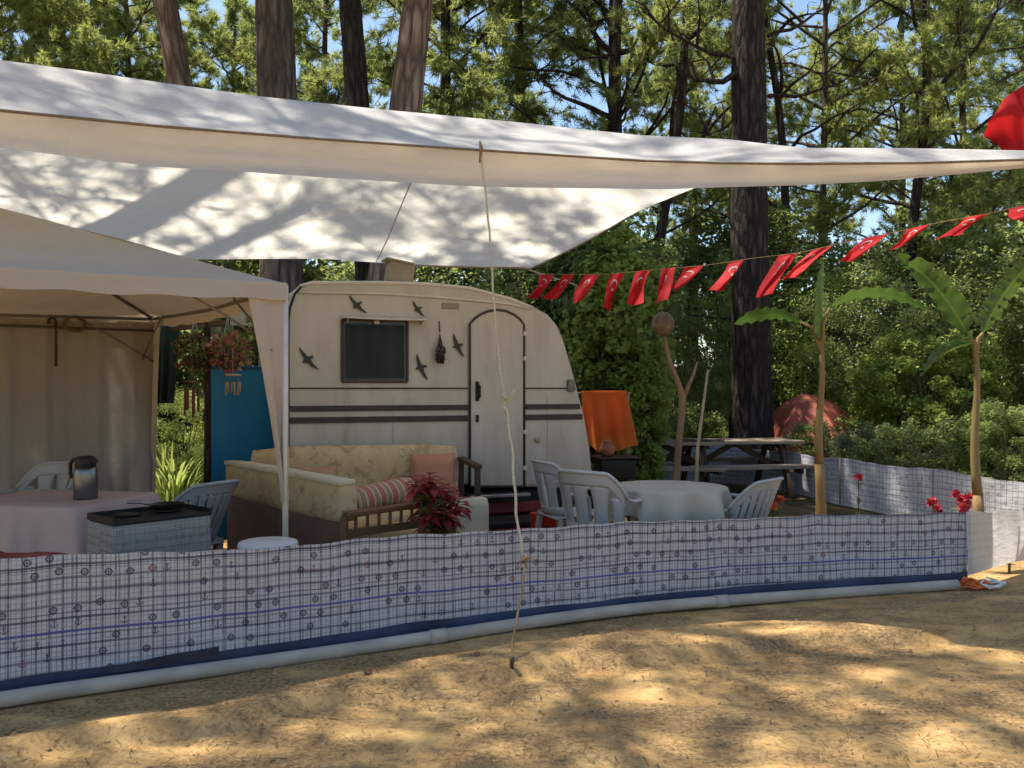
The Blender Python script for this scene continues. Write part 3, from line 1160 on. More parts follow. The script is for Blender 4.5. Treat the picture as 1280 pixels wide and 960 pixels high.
def windbreak(path, top, z0, m, name, label, s0, s1, post_step, posts_at=None, sag=.012, hem=True, uoff=0., group='printed windbreaks'):
    t = thing(name, label, 'windbreak', (*path.at(s0)[0], 0), 0, group)
    o = Vector((*path.at(s0)[0], 0))
    L = s1 - s0
    nu = max(8, int(L / .05))

    def pos(s, z, off=0.):
        p, d = path.at(s)
        n = Vector((d.y, -d.x))
        k = z / .65
        wv = .010 * math.sin(s * 3.1 + 1) + .007 * math.sin(s * 7.3 + z * 4) + .006 * math.sin(s * 13 + z * 9)
        q = p + n * (wv * (1.2 - .5 * k) + off)
        return Vector((q.x, q.y, z)) - o

    def cloth(u, v):
        s = s0 + L * u
        tp = top(s) - sag * abs(math.sin(math.pi * s / post_step)) - .004 * math.sin(s * 17)
        return pos(s, z0 + (tp - z0) * v)
    mb = MB()
    mb.grid(cloth, nu, 16, lambda u, v: (uoff + s0 + L * u, (z0 + (top(s0 + L * u) - z0) * v)))
    mb.build('cloth', m, t)
    if hem:
        h = MB()
        h.grid(lambda u, v: pos(s0 + L * u, .035 + (z0 + .012 - .035) * v, .006 + .004 * math.sin(u * L * 9)), nu, 2)
        h.build('hem_band', HEM, t)
    for s in (posts_at or [s0 + .02 + k * post_step for k in range(int(L / post_step) + 1)]):
        p, d = path.at(s)
        n = Vector((-d.y, d.x)) * .05
        a = Vector((p.x + n.x, p.y + n.y, -.05)) - o
        MB().tube([a, a + Vector((0, 0, top(s) + .03))], .011, 8).build('post', WOODP, t)
    return t


windbreak(FENCE, fence_top, .098, WB, 'windbreak', 'long front windbreak with blue check, wheel and anchor print', 0, FENCE.L, 1.55)
# the dark torn strip of hem low at the left
hm = MB()
sA = next(s for s in np.arange(0, FENCE.L, .02) if 640 + F * FENCE.at(s)[0].x / FENCE.at(s)[0].y > 128)
sB = next(s for s in np.arange(0, FENCE.L, .02) if 640 + F * FENCE.at(s)[0].x / FENCE.at(s)[0].y > 268)
sC = FENCE.L
wb0 = [o for o in COL.objects if o.name == 'windbreak'][0]


def hem_dark(u, v):
    s = sA + (sB - sA) * u
    p, d = FENCE.at(s)
    n = Vector((d.y, -d.x)) * (.03 + .01 * math.sin(u * 9))
    return Vector((p.x + n.x, p.y + n.y, .085 + (.03 + .03 * u) * v)) - wb0.location


hm.grid(hem_dark, 20, 2)
hm.build('torn_hem', HEMB, wb0)

# right hand return, backlight painted into its cloth as a washed-out tint
cr = FENCE.at(FENCE.L)[0]
RET = Path2([cr + Vector((-.055, -.04)), Vector((4.02, 6.83)), Vector((4.8, 7.35)), Vector((5.35, 7.9))])


def ret_top(s):
    return EYE - (639 - HOR) / F * 6.43 - .02 * s + .012 * math.sin(s * 14)


windbreak(RET, ret_top, .10, WB_BACKLIT, 'windbreak', 'creased windbreak panel, pale with painted-in backlight, at the right edge', 0, RET.L, 1.5, posts_at=[.8, RET.L - .05], sag=.03, hem=False, uoff=20)

# far windbreak on the right side and along the back
bk = [(5.35, 7.9), (4.62, 9.2), (4.17, 10.6), (3.75, 12.6), (2.6, 13.5), (1.4, 13.9)]
BACKF = Path2([Vector(p) for p in bk])


def bk_top(s):
    x = BACKF.at(s)[0]
    px = 640 + F * x.x / x.y
    if x.x < 3.7:
        return .62
    y = interp(px, [(955, 560), (1030, 569), (1120, 580), (1200, 589), (1280, 600), (1400, 618)])
    return EYE - (y - HOR) / F * x.y


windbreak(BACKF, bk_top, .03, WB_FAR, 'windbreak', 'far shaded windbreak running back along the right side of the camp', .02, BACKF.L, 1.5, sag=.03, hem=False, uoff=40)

# grey pipe along the foot of the windbreak
sj = []
for target in (540, 893, 1188):
    sj.append(next(s for s in np.arange(0, FENCE.L, .01) if 640 + F * FENCE.at(s)[0].x / FENCE.at(s)[0].y > target))
segs = [(0, sj[0]), (sj[0], sj[1]), (sj[1], sj[2])]
for (a, b), lab in zip(segs, ['grey plastic pipe lying along the windbreak foot, left length nearest the camera', 'grey plastic pipe along the windbreak foot, middle length between two joints', 'thin grey pipe along the windbreak foot, right length ending by the orange cord']):
    def pp(s):
        p, d = FENCE.at(s)
        n = Vector((d.y, -d.x)) * (.075 + .008 * math.sin(s * 2.3))
        return Vector((p.x + n.x, p.y + n.y, .040 + .006 * math.sin(s * 1.7)))
    o = pp(a)
    t = thing('pipe', lab, 'pipe', o, 0, 'pipes along the windbreak foot')
    n = max(6, int((b - a) / .12))
    MB().tube([pp(a + (b - a) * k / n) - o for k in range(n + 1)], .038, 14).build('tube', PVC, t)
    if b < sj[2] - .01:
        MB().tube([pp(b - .05) - o, pp(b + .05) - o], .043, 16).build('coupling', PVC, t)

# orange and white cord bundle at the corner
ORG = M('orange_cord', (.75, .17, .04), (.55, .12, .03), 30, .7)
WHC = M('white_cord', (.75, .72, .66), (.6, .57, .5), 30, .8)
cb = P(1226, 738, 6.34)
t = thing('cord_bundle', 'tangle of orange and white cord on the sand at the windbreak corner', 'cord', (cb.x, cb.y, 0), 0)
for nm, mt, n, off in (('orange_cord', ORG, 60, -.05), ('white_cord', WHC, 40, .07)):
    pts = [Vector((off + .085 * math.sin(k * .73) + .02 * math.sin(k * 1.9), .05 * math.cos(k * .57), .02 + .035 * (1 + math.sin(k * .9 + 1)) * (.4 + .6 * random.random()))) for k in range(n)]
    MB().tube(pts, .007, 6).build(nm, mt, t)

# ------------------------------------------------------------------ the tarp
def canvas_mat(name, a, b, trans, tcol, grime=.25):
    m, nt = base_mat(name)
    o = nt.obj()
    n = nt.noise(o, 1.1, 5)
    c = nt.ramp(n, [(.3, b), (.65, a)])
    wv = nt.noise(nt.mapped(o, (1.2, 3, 2)), 2.6, 5, .5)
    finish(nt, c, .75, wv, .45, .08, trans=trans, trans_col=tcol, spec=.2)
    return m


CANVAS = canvas_mat('tarp_canvas', (.80, .80, .79), (.73, .73, .71), .54, (.80, .76, .68))
VALC = canvas_mat('valance_canvas', (.80, .755, .69), (.74, .69, .62), .5, (.80, .73, .63))
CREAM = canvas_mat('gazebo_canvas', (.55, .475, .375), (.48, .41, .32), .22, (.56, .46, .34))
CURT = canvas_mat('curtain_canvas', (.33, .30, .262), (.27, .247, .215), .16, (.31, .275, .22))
ROPE = M('rope', (.62, .54, .38), (.48, .40, .26), 60, .85, .4, 120)
ROPE_D = M('rope_dark', (.34, .25, .13), (.22, .15, .07), 60, .9, .4, 120)  # darker copy of rope; on the lower guy rope it paints in shade
L1p = [(-300, 28), (0, 75), (100, 88), (200, 103), (330, 121), (480, 137), (640, 152), (800, 169), (910, 174), (960, 180), (1010, 185), (1130, 185), (1280, 188), (1420, 191)]
L2p = [(-300, 105), (0, 137), (200, 157), (400, 173), (600, 187), (800, 200), (900, 203), (1000, 204), (1150, 203), (1280, 199), (1420, 195)]
L3p = [(-300, 150), (0, 184), (200, 208), (400, 223), (600, 232), (830, 238), (1000, 231), (1130, 223), (1280, 211), (1420, 199)]


def front_d(px):
    k = (px - 640) / F
    t_ = max(0., min(1., (px - 650) / 500))
    return (5 + .322 * 3.0) / (1 - .322 * k) - 1.5 * t_ * t_ * (3 - 2 * t_) - .5 * max(0., min(1., (400 - px) / 400))


def t_rows(px):
    d2 = front_d(px)
    a = P(px, interp(px, L3p), d2 + .05)
    b = P(px, interp(px, L2p), d2)
    off = interp(px, [(-300, .85), (640, .8), (1000, .5), (1420, .2)])
    c = P(px, interp(px, L1p), d2 + off)
    return a, b, c


CB = P(660, 337, 8.75)
ENDR = t_rows(1420)[2]
QB = P(852, 226, 7.45)
KB = P(915, 200, 7.25)
LB = Vector((-9.6, CB.y - .30 * 9.8, 2.62))
PXS = np.linspace(-1000, 1420, 170)


def back_pt(px):
    if px < 700:
        f = (px + 1000) / 1700
        p = LB.lerp(CB, f)
        p.z += .05 * math.sin(f * 9)
        if f > .8:
            p.z += -.04 * math.sin((f - .8) / .2 * math.pi)
        return p
    f = (px - 700) / 720
    if f < .45:
        k = f / .45
        return CB.lerp(QB, k) + Vector((0, 0, -.05 * math.sin(math.pi * k)))
    f = (f - .45) / .55
    return (1 - f) ** 2 * QB + 2 * f * (1 - f) * KB + f * f * ENDR


tarp = thing('tarp', 'large white canvas tarp stretched over the caravan and camp with leaf shadows', 'tarp', (0, 7, 2.5), 0)
T0 = Vector((0, 7, 2.5))
NB = 26
main, val = MB(), MB()


def t_main(u, v):
    px = -1000 + 2420 * u
    a, b, c = t_rows(px)
    e = back_pt(px)
    rows = 10
    f = v * (NB + rows)
    wr = Vector((0, 0, .012 * noise.noise(Vector((px * .02, v * 9, 0)))))
    if f <= rows:                                     # front slope, from the hem up to the ridge
        g_ = f / rows
        q = b.lerp(c, g_)
        q.z += .035 * math.sin(math.pi * g_) * noise.noise(Vector((px * .008, 4, 0))) - .02 * math.sin(math.pi * g_)
        return q + wr * math.sin(math.pi * g_) - T0
    g_ = (f - rows) / NB
    q = c.lerp(e, g_)
    ln = (e - c).length
    q.z -= .035 * ln * math.sin(math.pi * g_)
    q.z += .025 * noise.noise(Vector((px * .006, g_ * 3, 8))) * math.sin(math.pi * g_) * min(1, ln)
    return q - T0


main.grid(t_main, 170, NB + 10)
main.build('canopy', CANVAS, tarp)


def t_val(u, v):
    px = -1000 + 2420 * u
    a, b, c = t_rows(px)
    q = b.lerp(a, v)
    q.y += .07 * math.sin(math.pi * v) + .03 * math.sin(px * .013) * v + .035 * noise.noise(Vector((px * .006, v * 4.5, 1))) * math.sin(math.pi * v)
    return q - T0


val.grid(t_val, 170, 8)
val.build('valance', VALC, tarp)
# hem rope along the front edge
MB().tube([t_rows(px)[1] + Vector((0, -.006, -.006)) - T0 for px in PXS], .009, 7).build('edge_cord', M('edge_cord', (.22, .17, .11), (.16, .12, .08), 40, .8), tarp)
MB().tube([back_pt(px) - T0 for px in np.linspace(500, 1420, 60)], .012, 7).build('side_hem', M('hem_grey', (.30, .28, .25), None, 10), tarp)  # hem tube in a darker grey than the canvas
# cross seams of the canopy
for u in (.655,):
    MB().tube([Vector(t_main(u - .06 * v, v)) + Vector((0, 0, -.006)) for v in np.linspace(.3, 1, 20)], .006, 5).build('seam', M('seam', (.55, .52, .46), None, 10), tarp)

# guy rope with a knot, tied to the front edge, pinned in front of the windbreak
ga = t_rows(600)[1] + Vector((0, -.02, 0))
gk = P(655, 702, 5.18)
gk1 = P(631, 505, 5.55)
gp = P(639, 848, 4.62); gp.z = ground_z(gp.x, gp.y)
t = thing('guy_rope', 'pale knotted guy rope slanting from the tarp edge to a peg in the sand', 'rope', gp, 0)


def twist(a, b, n, amp):
    return [a.lerp(b, k / n) + Vector((amp * math.sin(k * 1.7) + .010 * math.sin(math.pi * k / n * 2), amp * math.cos(k * 1.3), 0)) for k in range(n + 1)]


up_ = twist(ga, gk1, 24, .003) + twist(gk1, gk, 14, .005)[1:]
MB().tube([p - gp for p in up_], [.007] * 25 + [.0085] * 14, 8).build('upper_rope', ROPE, t)
MB().tube([ga - gp + Vector((0, -.012, .05)), ga - gp + Vector((.01, -.02, .0)), ga - gp + Vector((0, -.008, -.1))], [.006, .014, .007], 8).build('tie', ROPE_D, t)
kn = MB()
kn.tube([gk1 - gp + Vector((.022 * math.sin(k * 1.1) * (1 if k % 3 else .4), .016 * math.cos(k * 1.1), -.06 + .012 * k)) for k in range(11)], .010, 8)
kn.tube([gk1 - gp + Vector((.01, -.02, .02)), gk1 - gp + Vector((.04, -.03, .06)), gk1 - gp + Vector((.065, -.02, .10))], [.007, .006, .009], 6)
kn.build('knot', ROPE, t)
lo_ = twist(gk, gp + Vector((0, 0, -.03)), 14, .004)
MB().tube([p - gp for p in lo_], .007, 8).build('lower_rope', ROPE_D, t)  # shade on this length is put in by the darker rope colour
kn = MB()
kn.tube([gk - gp + Vector((.015 * math.sin(k * 1.4), .014 * math.cos(k * 1.4), .04 - .011 * k)) for k in range(9)], .009, 8)
kn.tube([gk - gp, gk - gp + Vector((.05, -.02, .04)), gk - gp + Vector((.07, -.02, -.02))], [.007, .006, .004], 6)
kn.build('knot', ROPE_D, t)
bm = MB()
bm.tube([Vector((0, 0, -.1)), Vector((.004, .0, .03)), Vector((.01, 0, .05))], [.010, .012, .013], 8)
bm.build('peg', TWIG, t)
# corner ropes of the tarp
e_ = ENDR + Vector((1.9, .5, 0)); e_.z = 0
MB().tube([ENDR - T0, e_ - T0], .007, 6).build('corner_rope', ROPE, tarp)
MB().tube([CB - T0, Vector((1.30, 11.5, 2.75)) - T0], .006, 6).build('corner_rope', ROPE, tarp)
# ------------------------------------------------------------------ caravan
CA = R(21)
CQ = Vector((-18 / F * 8.2, 8.2))
CS0 = on_plane(358, 485, CQ, CA)[0]
CO = Vector((CQ.x + math.cos(CA) * CS0, CQ.y + math.sin(CA) * CS0))      # left front corner


def cz(px, py):
    return on_plane(px, py, CO, CA)


SHELL = M('caravan_shell', (.52, .48, .42), (.47, .43, .375), 2.2, .42, .06, 14, spec=.45)
_m, _nt = base_mat('caravan_shell_worn')
_o = _nt.obj()
_a = _nt.ramp(_nt.noise(_nt.mapped(_o, (2, 2, .5)), 2.4, 6, .6), [(.3, (.36, .325, .28)), (.62, (.44, .405, .36))])
_b = _nt.ramp(_nt.noise(_nt.mapped(_o, (4, 4, .9)), 2.2, 5, .6), [(.54, (1, 1, 1)), (.78, (.82, .77, .68))])
_xyz = _nt.new('ShaderNodeSeparateXYZ')
_nt.l.new(_o, _xyz.inputs[0])
_dirt = _nt.math('MULTIPLY', _nt.math('SUBTRACT', 1.0, _nt.math('MULTIPLY', _nt.math('SUBTRACT', _xyz.outputs[2], .45), 1.5), clamp=True), _nt.noise(_nt.mapped(_o, (5, 5, 1.2)), 2, 6), clamp=True)
_a = _nt.mix(_nt.math('MULTIPLY', _dirt, .75), _a, (.19, .15, .105))
finish(_nt, _nt.mix(.8, _a, _b, 'MULTIPLY'), .38, _nt.noise(_nt.mapped(_o, (1, 1, .6)), 7, 3), .10, .02, spec=.45)
SHELL = _m
STRIPE = M('stripe_brown', (.035, .026, .024), (.05, .035, .03), 5, .5)
RUB = M('black_rubber', (.018, .016, .015), None, 8, .6)
STEEL = M('grey_metal', (.35, .35, .34), (.28, .28, .27), 8, .35, metal=.8)
GLASS, _nt = base_mat('window_glass')
finish(_nt, (.012, .016, .016), .12, spec=.5)
CURTN = M('window_curtain', (.022, .036, .036), (.013, .020, .022), 3, .8, stretch=(3, 1, .3))
ALU = M('painted_aluminium', (.55, .51, .45), (.48, .44, .39), 6, .45, spec=.4)
DRED = M('dark_red_paint', (.20, .030, .022), (.12, .02, .018), 6, .6)
REDP = M('red_plastic', (.60, .035, .02), (.45, .03, .02), 6, .45)

car = thing('caravan', 'old cream touring caravan with brown stripes and an arched door under the tarp', 'caravan', (CO.x, CO.y, 0), CA)
prof_px = [(358, 600), (358, 400), (360, 383), (366, 366), (376, 355), (392, 350), (480, 350), (540, 352), (590, 357), (640, 371), (668, 382), (687, 392), (699, 406), (707, 425), (716, 455), (724, 485), (733, 520), (740, 560), (743, 592), (741, 606), (734, 612)]
prof = [cz(*p) for p in prof_px]
body = MB().prism(prof, .035, 1.95, .035, 3)
b_ = body.build('body', SHELL, car)
# skirt and underframe
RE = prof[-1][0]
MB().box((RE / 2 - .02, 1.0, .36), (RE - .25, 1.6, .26), .02).build('underframe', RUB, car)
MB().box((RE * .62, .12, .33), (RE * .55, .05, .10), .008).build('chassis_rail', DRED, car)
for sx in (.9, ):
    for yy in (.18, 1.75):
        wh = bpy.data.objects.new('wheel', None)
        COL.objects.link(wh)
        wh.parent = car
        wh.location = (1.45, yy, .29)
        rt = Matrix.Rotation(R(90), 4, 'X')
        MB().lathe([(.17, -.07), (.26, -.085), (.285, -.05), (.285, .05), (.26, .085), (.17, .07)], n=28, mat=rt.to_3x3(), cap=False).build('tyre', RUB, wh)
        MB().lathe([(.02, -.05), (.10, -.06), (.17, -.07), (.17, .07), (.10, .05), (.02, .05)], n=28, mat=rt.to_3x3()).build('rim', STEEL, wh)
for xx in (.35, RE - .45):
    MB().bar((xx, .25, 0.0), (xx + .12, .25, .3), .035).build('corner_steady', STEEL, car)

# left edge seal and the awning rail that follows the roof line
MB().tube([(p[0] + (.012 if i < 4 else 0), .030, p[1] - (.012 if i > 3 else 0)) for i, p in enumerate([cz(359, 600), cz(359, 400), cz(361, 384), cz(367, 367), cz(377, 356)])], .011, 8).build('edge_seal', RUB, car)
MB().tube([(s, .030, z) for s, z in [cz(*p) for p in [(374, 365), (420, 366), (480, 367), (530, 370), (590, 375), (640, 380), (664, 386)]]], .011, 8).build('awning_rail', ALU, car)
# moulded roof lip
lip = MB()
lip.tube([(s, .045, z - .012) for s, z in [cz(*p) for p in [(376, 356), (392, 351.5), (480, 351.5), (540, 353.5), (590, 358.5), (640, 372), (668, 383)]]], .02, 8)
lip.build('roof_lip', ALU, car)
# stripes, broken at the door
dl, dr_ = cz(588, 480)[0], cz(656, 480)[0]


def end_x(z):
    for a, b in zip(prof[10:], prof[11:]):
        if b[1] <= z <= a[1]:
            return a[0] + (b[0] - a[0]) * (a[1] - z) / (a[1] - b[1] + 1e-9)
    return prof[-1][0]


for z, h in ((1.497, .014), (1.315, .052), (1.212, .055)):
    for a, b in ((.012, dl - .016), (dl + .016, dr_ - .016), (dr_ + .016, end_x(z) - .03)):
        MB().box(((a + b) / 2, .031, z), (b - a, .012, h)).build('stripe', STRIPE, car)
# panel seams
for px in (432, 492, 686):
    s, _z = cz(px, 500)
    MB().box((s, .0335, .98), (.004, .006, .85)).build('panel_seam', M('panel_seam', (.36, .33, .29), None, 8), car)

# arched door
door_px = [(588, 608), (588, 405), (593, 399), (601, 393), (610, 389), (622, 387), (633, 388.5), (643, 393), (651, 399), (656, 406), (656, 608)]
dpts = [cz(*p) for p in door_px]
door = MB().prism([(s, z) for s, z in dpts], .016, .05, .008, 1).build('door', SHELL, car)
gk_ = MB().tube([(s, .016, z) for s, z in dpts], .0125, 8)
gk_.bar((dpts[0][0], .016, dpts[0][1]), (dpts[-1][0], .016, dpts[-1][1]), .02)
gk_.build('door_seal', STRIPE, door)
hx, hz = cz(597, 489)
hd = MB().box((hx, .008, hz), (.035, .02, .19), .007)
hd.tube([(hx, .01, hz + .07), (hx + .01, -.035, hz + .05), (hx + .012, -.035, hz - .05), (hx, .01, hz - .07)], .011, 8)
hd.build('handle', RUB, door)
lx, lz = cz(597, 523)
MB().box((lx, .006, lz), (.03, .016, .07), .006).build('lock', RUB, door)
for py in (417, 448, 540, 585):
    s, z = cz(656, py)
    MB().box((s + .004, .006, z), (.03, .022, .04), .004).build('hinge', ALU, door)
s, z = cz(596, 600)
# step below the door
MB().box(((dl + dr_) / 2, -.03, .47), (dr_ - dl + .05, .12, .03), .006).build('door_step', STEEL, car)

# window with curtains, and its visor
wa, wb_, wc, wd_ = cz(428, 399), cz(510, 402), cz(510, 477), cz(428, 477)
x0, x1, z0, z1 = wa[0], wb_[0], wd_[1], wa[1]
win = bpy.data.objects.new('window', None)
COL.objects.link(win)
win.parent = car
win.location = (0, 0, 0)
MB().box(((x0 + x1) / 2, .030, (z0 + z1) / 2), (x1 - x0 - .03, .012, z1 - z0 - .03)).build('pane', GLASS, win)
fr = MB()
for a, b in (((x0, z0), (x1, z0)), ((x1, z0), (x1, z1)), ((x1, z1), (x0, z1)), ((x0, z1), (x0, z0))):
    fr.bar((a[0], .025, a[1]), (b[0], .025, b[1]), .022, .022, .004)
fr.build('frame', STRIPE, win)
cu = MB()
cu.grid(lambda u, v: (x0 + .03 + (x1 - x0 - .06) * u, .0225 + .0012 * math.sin(u * 24), z0 + .03 + (z1 - z0 - .07) * v), 120, 2)
cu.build('curtain', CURTN, win)
vs2 = [cz(414, 403), cz(440, 398), cz(530, 399), cz(541, 403)]
vi = MB()
za, zb = z1 + .045, z1 - .055
va, vb = cz(424, 400)[0], cz(536, 400)[0]
vi.grid(lambda u, v: (va + .05 * (1 - v) + (vb - va - .1 * (1 - v)) * u, .03 - .12 * v, za - .02 - (.02 + .008 * math.sin(u * 3)) * v), 10, 4, thick=.008)
vi.build('visor', ALU, win)
for xx in (va + .07, vb - .07):
    MB().add([(xx, .03, za - .01), (xx, -.07, za - .045), (xx, .03, za - .08), (xx + .006, .03, za - .01), (xx + .006, -.07, za - .045), (xx + .006, .03, za - .08)],
             [(0, 1, 2), (5, 4, 3), (0, 3, 4, 1), (1, 4, 5, 2), (2, 5, 3, 0)]).build('visor_cheek', ALU, win)
MB().box((x0 + .31, -.005, z1 - .02), (.05, .03, .035), .008).build('window_catch', ALU, win)

# small plate, lamp, vent
s, z = cz(564, 382)
MB().box((s, .030, z), (.17, .012, .055), .004).build('badge_plate', M('badge_plate', (.20, .15, .12), (.27, .22, .18), 40, .5), car)
s, z = cz(717, 482)
lm = MB().box((s - .02, .022, z), (.075, .04, .12), .010).build('side_lamp', M('lamp_smoke', (.10, .10, .09), (.16, .15, .13), 12, .3), car)
s, z = cz(673, 550)
MB().lathe([(.028, 0), (.03, .012), (.012, .016)], (s, .033, z), 14, Matrix.Rotation(R(90), 3, 'X')).build('filler_cap', M('filler_cap', (.34, .27, .16), None, 10, .5), car)
s, z = cz(507, 350)
rv = thing('roof_box', 'tilted grey box standing on the caravan roof under the tarp', 'box', (*(CO + Vector((math.cos(CA), math.sin(CA))) * s + Vector((-math.sin(CA), math.cos(CA))) * .25), prof[6][1]), CA)
GREYB = M('grey_board', (.30, .265, .225), (.24, .21, .18), 6, .7)
MB().box((0, 0, .095), (.24, .20, .20), .01, Matrix.Rotation(R(9), 4, 'Y')).build('box_body', GREYB, rv)
MB().box((-.016, 0, .205), (.27, .23, .02), .006, Matrix.Rotation(R(9), 4, 'Y')).build('lid', GREYB, rv)


def on_caravan(px, py, off=-.012):
    s, z = cz(px, py)
    u, v = Vector((math.cos(CA), math.sin(CA))), Vector((-math.sin(CA), math.cos(CA)))
    q = CO + u * s + v * (.035 + off)
    return Vector((q.x, q.y, z))


# bird silhouettes fixed to the wall: an outline with wings, tail and head, one plate each
BIRD = M('bird_plate', (.030, .026, .024), (.045, .038, .034), 10, .6)


def bird(px, py, px0, py0, px1, py1, lab, flip=1):
    """wing tip to wing tip"""
    a, b, c = on_caravan(px0, py0), on_caravan(px1, py1), on_caravan(px, py)
    u = Vector((math.cos(CA), math.sin(CA), 0))
    ax = Vector(((b - a).dot(u), (b - a).z))
    L = ax.length / 2
    an = math.atan2(ax.y, ax.x)
    pts = [(-1, .10), (-.80, .17), (-.55, .19), (-.30, .16), (-.12, .20), (-.07, .34), (0, .42), (.07, .34), (.10, .21), (.30, .13), (.55, .12), (.82, .05), (1, -.06),
           (.80, -.08), (.55, -.09), (.30, -.12), (.13, -.14), (.09, -.30), (.16, -.44), (.03, -.40), (-.06, -.46), (-.06, -.28), (-.14, -.12), (-.34, -.07), (-.6, .0), (-.82, .05)]
    o = MB()
    ol = []
    for x, y in pts:
        y *= flip
        y -= .16 * x * x * flip
        ol.append((L * (x * math.cos(an) - y * math.sin(an)), L * (x * math.sin(an) + y * math.cos(an))))
    if flip < 0:
        ol = ol[::-1]
    o.prism(ol, -.005, .005)
    ob = o.build('bird_silhouette', BIRD)
    ob.location = (c.x, c.y, c.z)
    ob.rotation_euler = (0, 0, CA)
    tag(ob, lab, 'wall ornament', 'bird silhouettes on the caravan wall')


bird(447, 381, 438, 370, 458, 394, 'black bird silhouette above the left end of the window visor', -1)
bird(523, 386, 517, 375, 530, 396, 'black bird silhouette above the right end of the window visor', -1)
bird(385, 449, 374, 434, 396, 464, 'black bird silhouette left of the window, nearest the caravan edge', -1)
bird(527, 459, 521, 443, 532, 476, 'black bird silhouette right of the window, below the visor end', -1)
bird(573, 432, 568, 418, 579, 448, 'black bird silhouette beside the arched door', -1)

# macrame hanger with dried flowers
c = on_caravan(550, 430, -.03)
t = thing('wall_hanger', 'dark dried bouquet hanging from a cord between two black birds', 'wall ornament', c, CA)
sc = 7.95 / F
MB().tube([(0, .02, 29 * sc), (0, .0, 15 * sc)], .006, 6).build('cord', STRIPE, t)
k_ = MB()
for k in range(60):
    a = random.random() * 6.28
    r = random.random() ** .5 * 8 * sc
    zz = -3 * sc - random.random() * 22 * sc
    k_.tube([(0, 0, 13 * sc), (r * .4 * math.cos(a), -.01 + r * .3 * math.sin(a), zz * .2), (r * math.cos(a) * (1 + zz * 1.5), -.02 + r * .5 * math.sin(a), zz)], [.003, .004, .009], 5)
k_.build('dried_stems', M('dried_stems', (.07, .045, .035), (.035, .025, .022), 40, .9), t)
k_ = MB()
for k in range(16):
    a = random.random() * 6.28
    r = random.random() * 6 * sc
    k_.box((r * math.cos(a), -.035, -8 * sc + r * math.sin(a)), (.02, .02, .02), .008)
k_.build('flower_heads', M('flower_heads', (.13, .085, .10), (.05, .035, .04), 40, .9), t)
# hook over it
# red box and crates under the caravan
def floor_at(px, d):
    return (px - 640) / F * d, d


x, y = floor_at(679, 7.65)
t = thing('storage_box', 'bright red box on the ground under the caravan beside the white chair', 'box', (x, y, 0), CA)
MB().box((0, 0, .215), (.16, .22, .27), .015).build('box_body', REDP, t)
MB().box((0, -.112, .19), (.11, .006, .17), .0).build('front_panel', DRED, t)
MB().box((0, 0, .362), (.175, .235, .03), .01).build('lid', REDP, t)
MB().box((0, 0, .04), (.14, .2, .08), .01).build('foot', RUB, t)
x, y = floor_at(634, 7.9)
t = thing('crate', 'flat dark red crate lying under the caravan door', 'crate', (x, y, 0), CA)
MB().box((0, 0, .12), (.50, .3, .20), .01).build('crate_body', DRED, t)
for zz in (.08, .15):
    MB().box((0, -.155, zz), (.52, .012, .035), .003).build('slat', M('slat_red', (.30, .06, .05), None, 9), t)
MB().box((0, 0, .25), (.48, .28, .05), .008).build('lid', RUB, t)

# ------------------------------------------------------------------ gazebo
GO = Vector((-1.41, 5.3))
GX = Vector((-.79, -.61)).normalized()       # along the front, to the left
GYv = Vector((GX.y, -GX.x))                  # back
if GYv.y < 0:
    GYv = -GYv
GANG = math.atan2(GX.y, GX.x)
GS = 3.0
GE, GP, GV = 2.15, 2.72, .105


def gw(a, b, z):
    q = GO + GX * a + GYv * b
    return Vector((q.x, q.y, z))


gz = thing('gazebo', 'beige party gazebo with a curtain back wall standing left of the caravan', 'gazebo', (GO.x, GO.y, 0), 0)
G0 = Vector((GO.x, GO.y, 0))
cor = [gw(0, 0, 0), gw(0, GS, 0), gw(GS, GS, 0), gw(GS, 0, 0)]
ctr = gw(GS / 2, GS / 2, 0)
rf = MB()
for i in range(4):
    a, b = cor[i], cor[(i + 1) % 4]

    def panel(u, v, a=a, b=b):
        e = a.lerp(b, u)
        q = e.lerp(ctr, v)
        z = GE + (GP - GE) * v - .05 * math.sin(math.pi * v) * math.sin(math.pi * u) * 1.2 - .035 * math.sin(math.pi * u) * (1 - v)
        z += .012 * noise.noise(Vector((u * 3, v * 3, i)))
        return Vector((q.x, q.y, z)) - G0
    rf.grid(panel, 22, 14)
rf.build('roof', CREAM, gz)
for i in range(4):
    a, b = cor[i], cor[(i + 1) % 4]
    out = ((a + b) / 2 - ctr).normalized() * .015

    def vl(u, v, a=a, b=b, out=out):
        q = a.lerp(b, u) + out * (1 + v + .8 * math.sin(u * 25) * v)
        z = GE - .035 * math.sin(math.pi * u) - GV * v * (1 + .06 * math.sin(u * 40)) + .004
        return Vector((q.x, q.y, z)) - G0
    MB().grid(vl, 50, 4).build('valance', CREAM, gz)
POLE = M('white_pole', (.62, .57, .49), (.54, .49, .41), 8, .4, spec=.4)
for p in cor:
    q = p - G0
    MB().tube([q + Vector((0, 0, 0)), q + Vector((0, 0, GE - .01))], .019, 12).build('leg', POLE, gz)
fb = MB()
